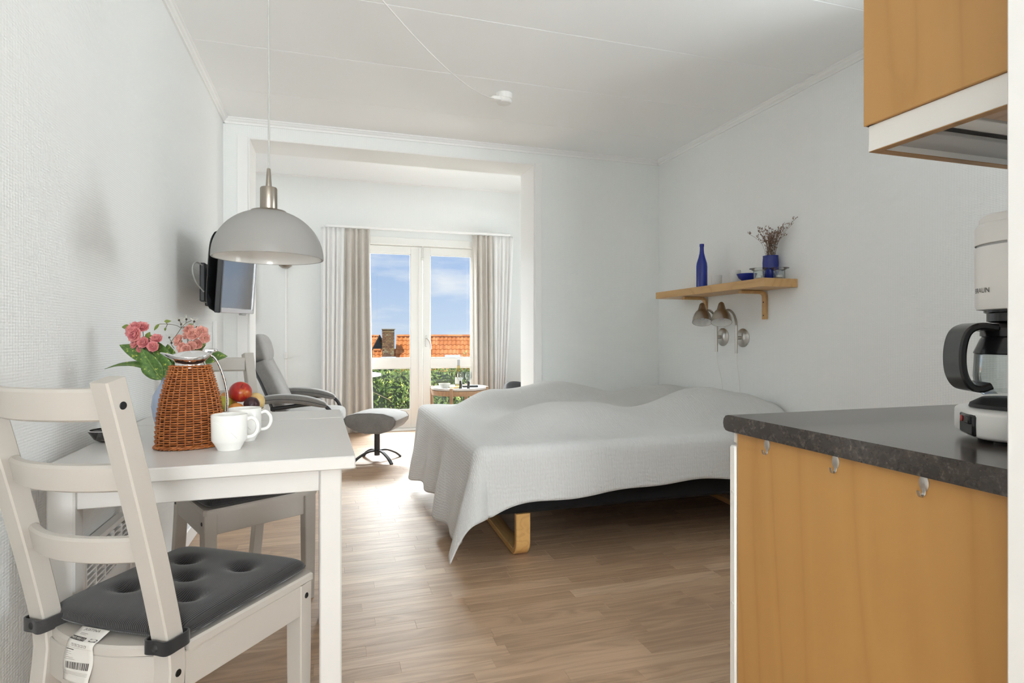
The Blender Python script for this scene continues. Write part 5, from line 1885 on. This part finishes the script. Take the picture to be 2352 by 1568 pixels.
wt = thing('garden_table', 'round white garden table outside the left door leaf', 'table', (.24, 8.15, -.16))
MB().lathe([(0, .70), (.40, .70), (.42, .708), (.42, .728), (.41, .735), (0, .735)], 48).build('table_top', 'tray_white', wt)
MB().lathe([(.03, .02), (.03, .70)], 16).build('pillar', 'tray_white', wt)
MB().lathe([(0, 0), (.22, 0), (.22, .015), (.03, .03), (0, .03)], 32).build('foot', 'tray_white', wt)

# pantile: one S-shaped clay tile, shared by every roof
TWd, TLn = .225, .36
def tile_fn(a, b):
    x = TWd * 1.08 * (a - .5)
    s_ = sin(2 * PI * (a * .95 + .05))
    return (x, TLn * (b - .5) * 1.10, .030 * s_ + .040 * (1 - b) + .004)
g = MB().grid(8, 1, tile_fn)
# front lip gives the tile its visible thickness
o0 = len(g.v)
for k in range(9):
    p = tile_fn(k / 8, 0)
    g.v.append((p[0], p[1], p[2] - .034))
for k in range(8):
    g.f.append((k * 2, (k + 1) * 2, o0 + k + 1, o0 + k))
tile_me = g.mesh('roof_tile', M['tile'], ang=50)
gr = MB().grid(10, 1, lambda a, b: (.13 * cos(PI * a), (b - .5) * .40, .10 * sin(PI * a)))
ridge_me = gr.mesh('ridge_tile', M['tile'], ang=60)

def roof(parent, name, origin, yaw, pitch, cols, rows, shift=0.0, under=(0, 0), ridge=True, tri=None):
    """slope falling towards the viewer from its ridge; origin = left end of the ridge"""
    rt = MB().box(0, cols * TWd, -rows * TLn, 0, -.06, -.02).build(name, 'tile_under', parent, smooth=False)
    rt.matrix_local = T(origin) @ RZ(yaw) @ RX(pitch)
    for r_ in range(rows):
        for c_ in range(cols):
            if tri and not tri(c_, r_):
                continue
            o_ = link('roof_tile', tile_me, rt)
            o_.location = ((c_ + .5) * TWd, -(r_ + .5) * TLn, 0)
    if ridge:
        n_ = int(cols * TWd / .38)
        for c_ in range(n_):
            o_ = link('ridge_tile', ridge_me, rt)
            o_.matrix_local = T(((c_ + .5) * cols * TWd / n_, 0, .0)) @ RX(-pitch) @ RZ(PI / 2)
    return rt

def gpt(u, v, Y):
    """where a sight line through the door meets the distance Y"""
    a, b = (u - 1176) / 1343, (775 - v) / 1343
    dx, dy = sin(YAW) + cos(YAW) * a, cos(YAW) - sin(YAW) * a
    return Vector((dx * Y / dy, Y, EYE + b * Y / dy))

HY = 33.0
PT = R(42)
h1 = thing('brick_house', 'house with long orange pantile roof and brick chimney beyond the hedge', 'house', (5.5, HY + 1, -4.0))
p0 = gpt(911, 772, HY) - h1.location
roof(h1, 'roof', p0, R(-9), PT, 27, 10)
MB().box(.0, 6.0, -1.9, 3.2, 0, 2.6, m=T((p0.x, 0, 0)) @ RZ(R(-9))).build('house_wall', 'render_wall', h1, smooth=False)
sk = MB().box(-.42, .42, -.30, .30, 0, .09, b=.01)
so = sk.build('skylight', 'lead', h1, smooth=False)
sp_ = gpt(1040, 826, HY - 1.9) - h1.location
so.location = sp_
so.rotation_euler = (PT, 0, R(-9))
# lower link roof with the chimney
h2 = h1
q0 = gpt(856, 805, HY - .5) - h2.location
roof(h2, 'link_roof', q0, R(-3), R(38), 8, 4)
MB().box(0, 1.8, -.9, 1.2, 0, 2.3, m=T((q0.x, 0, 0))).build('link_wall', 'render_wall', h2, smooth=False)
# left house turned so that its dark gable shows
h3 = thing('gable_house', 'house with orange roof and dark gable at the far left', 'house', (1.0, HY + 9, -4.0))
r0 = gpt(872, 772, HY + 9) - h3.location
yw = R(-34)
d_ = Vector((cos(yw), sin(yw), 0))
roof(h3, 'roof', r0 - d_ * (18 * TWd), yw, R(44), 18, 10)
hw_, hh_ = 2.55, 2.55 * math.tan(R(44))
nv_ = Vector((-sin(yw), cos(yw), 0))
g = MB()
base_ = r0 - d_ * .10 - Vector((0, 0, .06))
tri = [base_, base_ - nv_ * hw_ - Vector((0, 0, hh_)), base_ + nv_ * hw_ - Vector((0, 0, hh_))]
g.add(tri + [p - d_ * .1 for p in tri], [(0, 1, 2), (3, 4, 5), (0, 1, 4, 3), (1, 2, 5, 4), (2, 0, 3, 5)])
g.build('gable', 'gable', h3, smooth=False)
for s_ in (-1, 1):
    e_ = r0 + nv_ * s_ * hw_ - Vector((0, 0, hh_))
    MB().sweep([r0 + Vector((0, 0, .01)), e_], rrect(.05, .16, .01), d_).build('barge_board', 'gable', h3, smooth=False)
# rear slope of the gable house
g = MB().box(0, 18 * TWd, 0, 3.5, -.05, 0)
o_ = g.build('rear_slope', 'tile_under', h3, smooth=False)
o_.matrix_local = T(r0 - d_ * (18 * TWd)) @ RZ(yw) @ RX(R(-44))
g = MB().add([p + Vector((0, 0, 0)) for p in (tri[1], tri[2])] + [p - d_ * 3.0 for p in (tri[2], tri[1])] + [Vector((p.x, p.y, 0)) for p in (tri[1], tri[2])] + [Vector((p.x, p.y, 0)) - d_ * 3.0 for p in (tri[2], tri[1])], [(0, 1, 2, 3), (4, 5, 6, 7), (0, 1, 5, 4), (1, 2, 6, 5), (2, 3, 7, 6), (3, 0, 4, 7)])
g.build('house_wall', 'render_wall', h3, smooth=False)

# chimney of single bricks
ct = gpt(892, 756, HY - 1.4)
cb = gpt(892, 822, HY - 1.4)
CHH = ct.z - cb.z
CW_ = .60
HT = CHH + .25
ch = MB().box(-CW_ / 2 + .012, CW_ / 2 - .012, -.24, .24, 0, HT - .02).build('chimney', 'mortar', h1, smooth=False)
ch['label'] = 'weathered brick chimney with grey flashing'
ch.location = Vector((ct.x, ct.y, cb.z - .25)) - h1.location
ch.rotation_euler = (0, 0, R(-4))
BW, BH = .150, .085
nrow = int(HT / BH)
bricks = {}
for r_ in range(nrow):
    z = (r_ + .5) * HT / nrow
    off = BW / 2 if r_ % 2 else 0
    wide = .02 if r_ >= nrow - 2 else (.012 if r_ == nrow - 6 else 0)
    x = -CW_ / 2 - off
    while x < CW_ / 2 - .01:
        a, b = max(x, -CW_ / 2), min(x + BW, CW_ / 2)
        if b - a > .03:
            key = round(b - a, 3)
            if key not in bricks:
                bricks[key] = MB().box(-key / 2 + .006, key / 2 - .006, -.27, -.20, -BH / 2 + .006, BH / 2 - .006, b=.006).mesh('brick', M['brick'], smooth=False)
            o_ = link('brick', bricks[key], ch)
            o_.location = ((a + b) / 2, -wide, z)
        x += BW
for s_ in (-1, 1):
    g = MB()
    for r_ in range(nrow):
        z = (r_ + .5) * HT / nrow
        for k in range(3):
            y = -.20 + .145 * k
            g.box(s_ * CW_ / 2 - .03, s_ * CW_ / 2 + .01, y, y + .135, z - BH / 2 + .006, z + BH / 2 - .006, b=.005)
    stuff(g.build('side_bricks', 'brick', ch, smooth=False))
MB().box(-CW_ / 2 - .05, CW_ / 2 + .05, -.33, .30, HT - .02, HT + .03, b=.01).build('cap_slab', 'mortar', ch, smooth=False)
g = MB().box(-CW_ / 2 - .09, CW_ / 2 + .09, -.36, -.22, 0, .33, b=.02)
g.build('flashing', 'lead', ch, smooth=False)
# leafy branch tip in front of the right roof
lb_ = thing('shrub_branch', 'thin leafy branch tip rising above the hedge at the right', 'branch', (2.38, 9.95, .45))
MB().tube(smooth_path([(0, 0, -.25), (-.02, 0, .10), (-.10, 0, .30), (-.16, 0, .36)], 5), .005, 5).build('branch', 'hedge_twig', lb_)
for k in range(26):
    t_ = k / 25
    p = Vector((-.16 * t_ ** 2 + rh.uniform(-.07, .07), rh.uniform(-.05, .05), -.12 + .46 * t_ + rh.uniform(-.04, .04)))
    q_ = p + Vector((rh.uniform(-.06, .06), rh.uniform(-.03, .03), rh.uniform(-.01, .06)))
    gg, mid = leaf_geo(p, q_, .022, (0, -1, .4), .05, 4, 2)
    gg.build('leaf', 'small_leaf', lb_, ang=180)
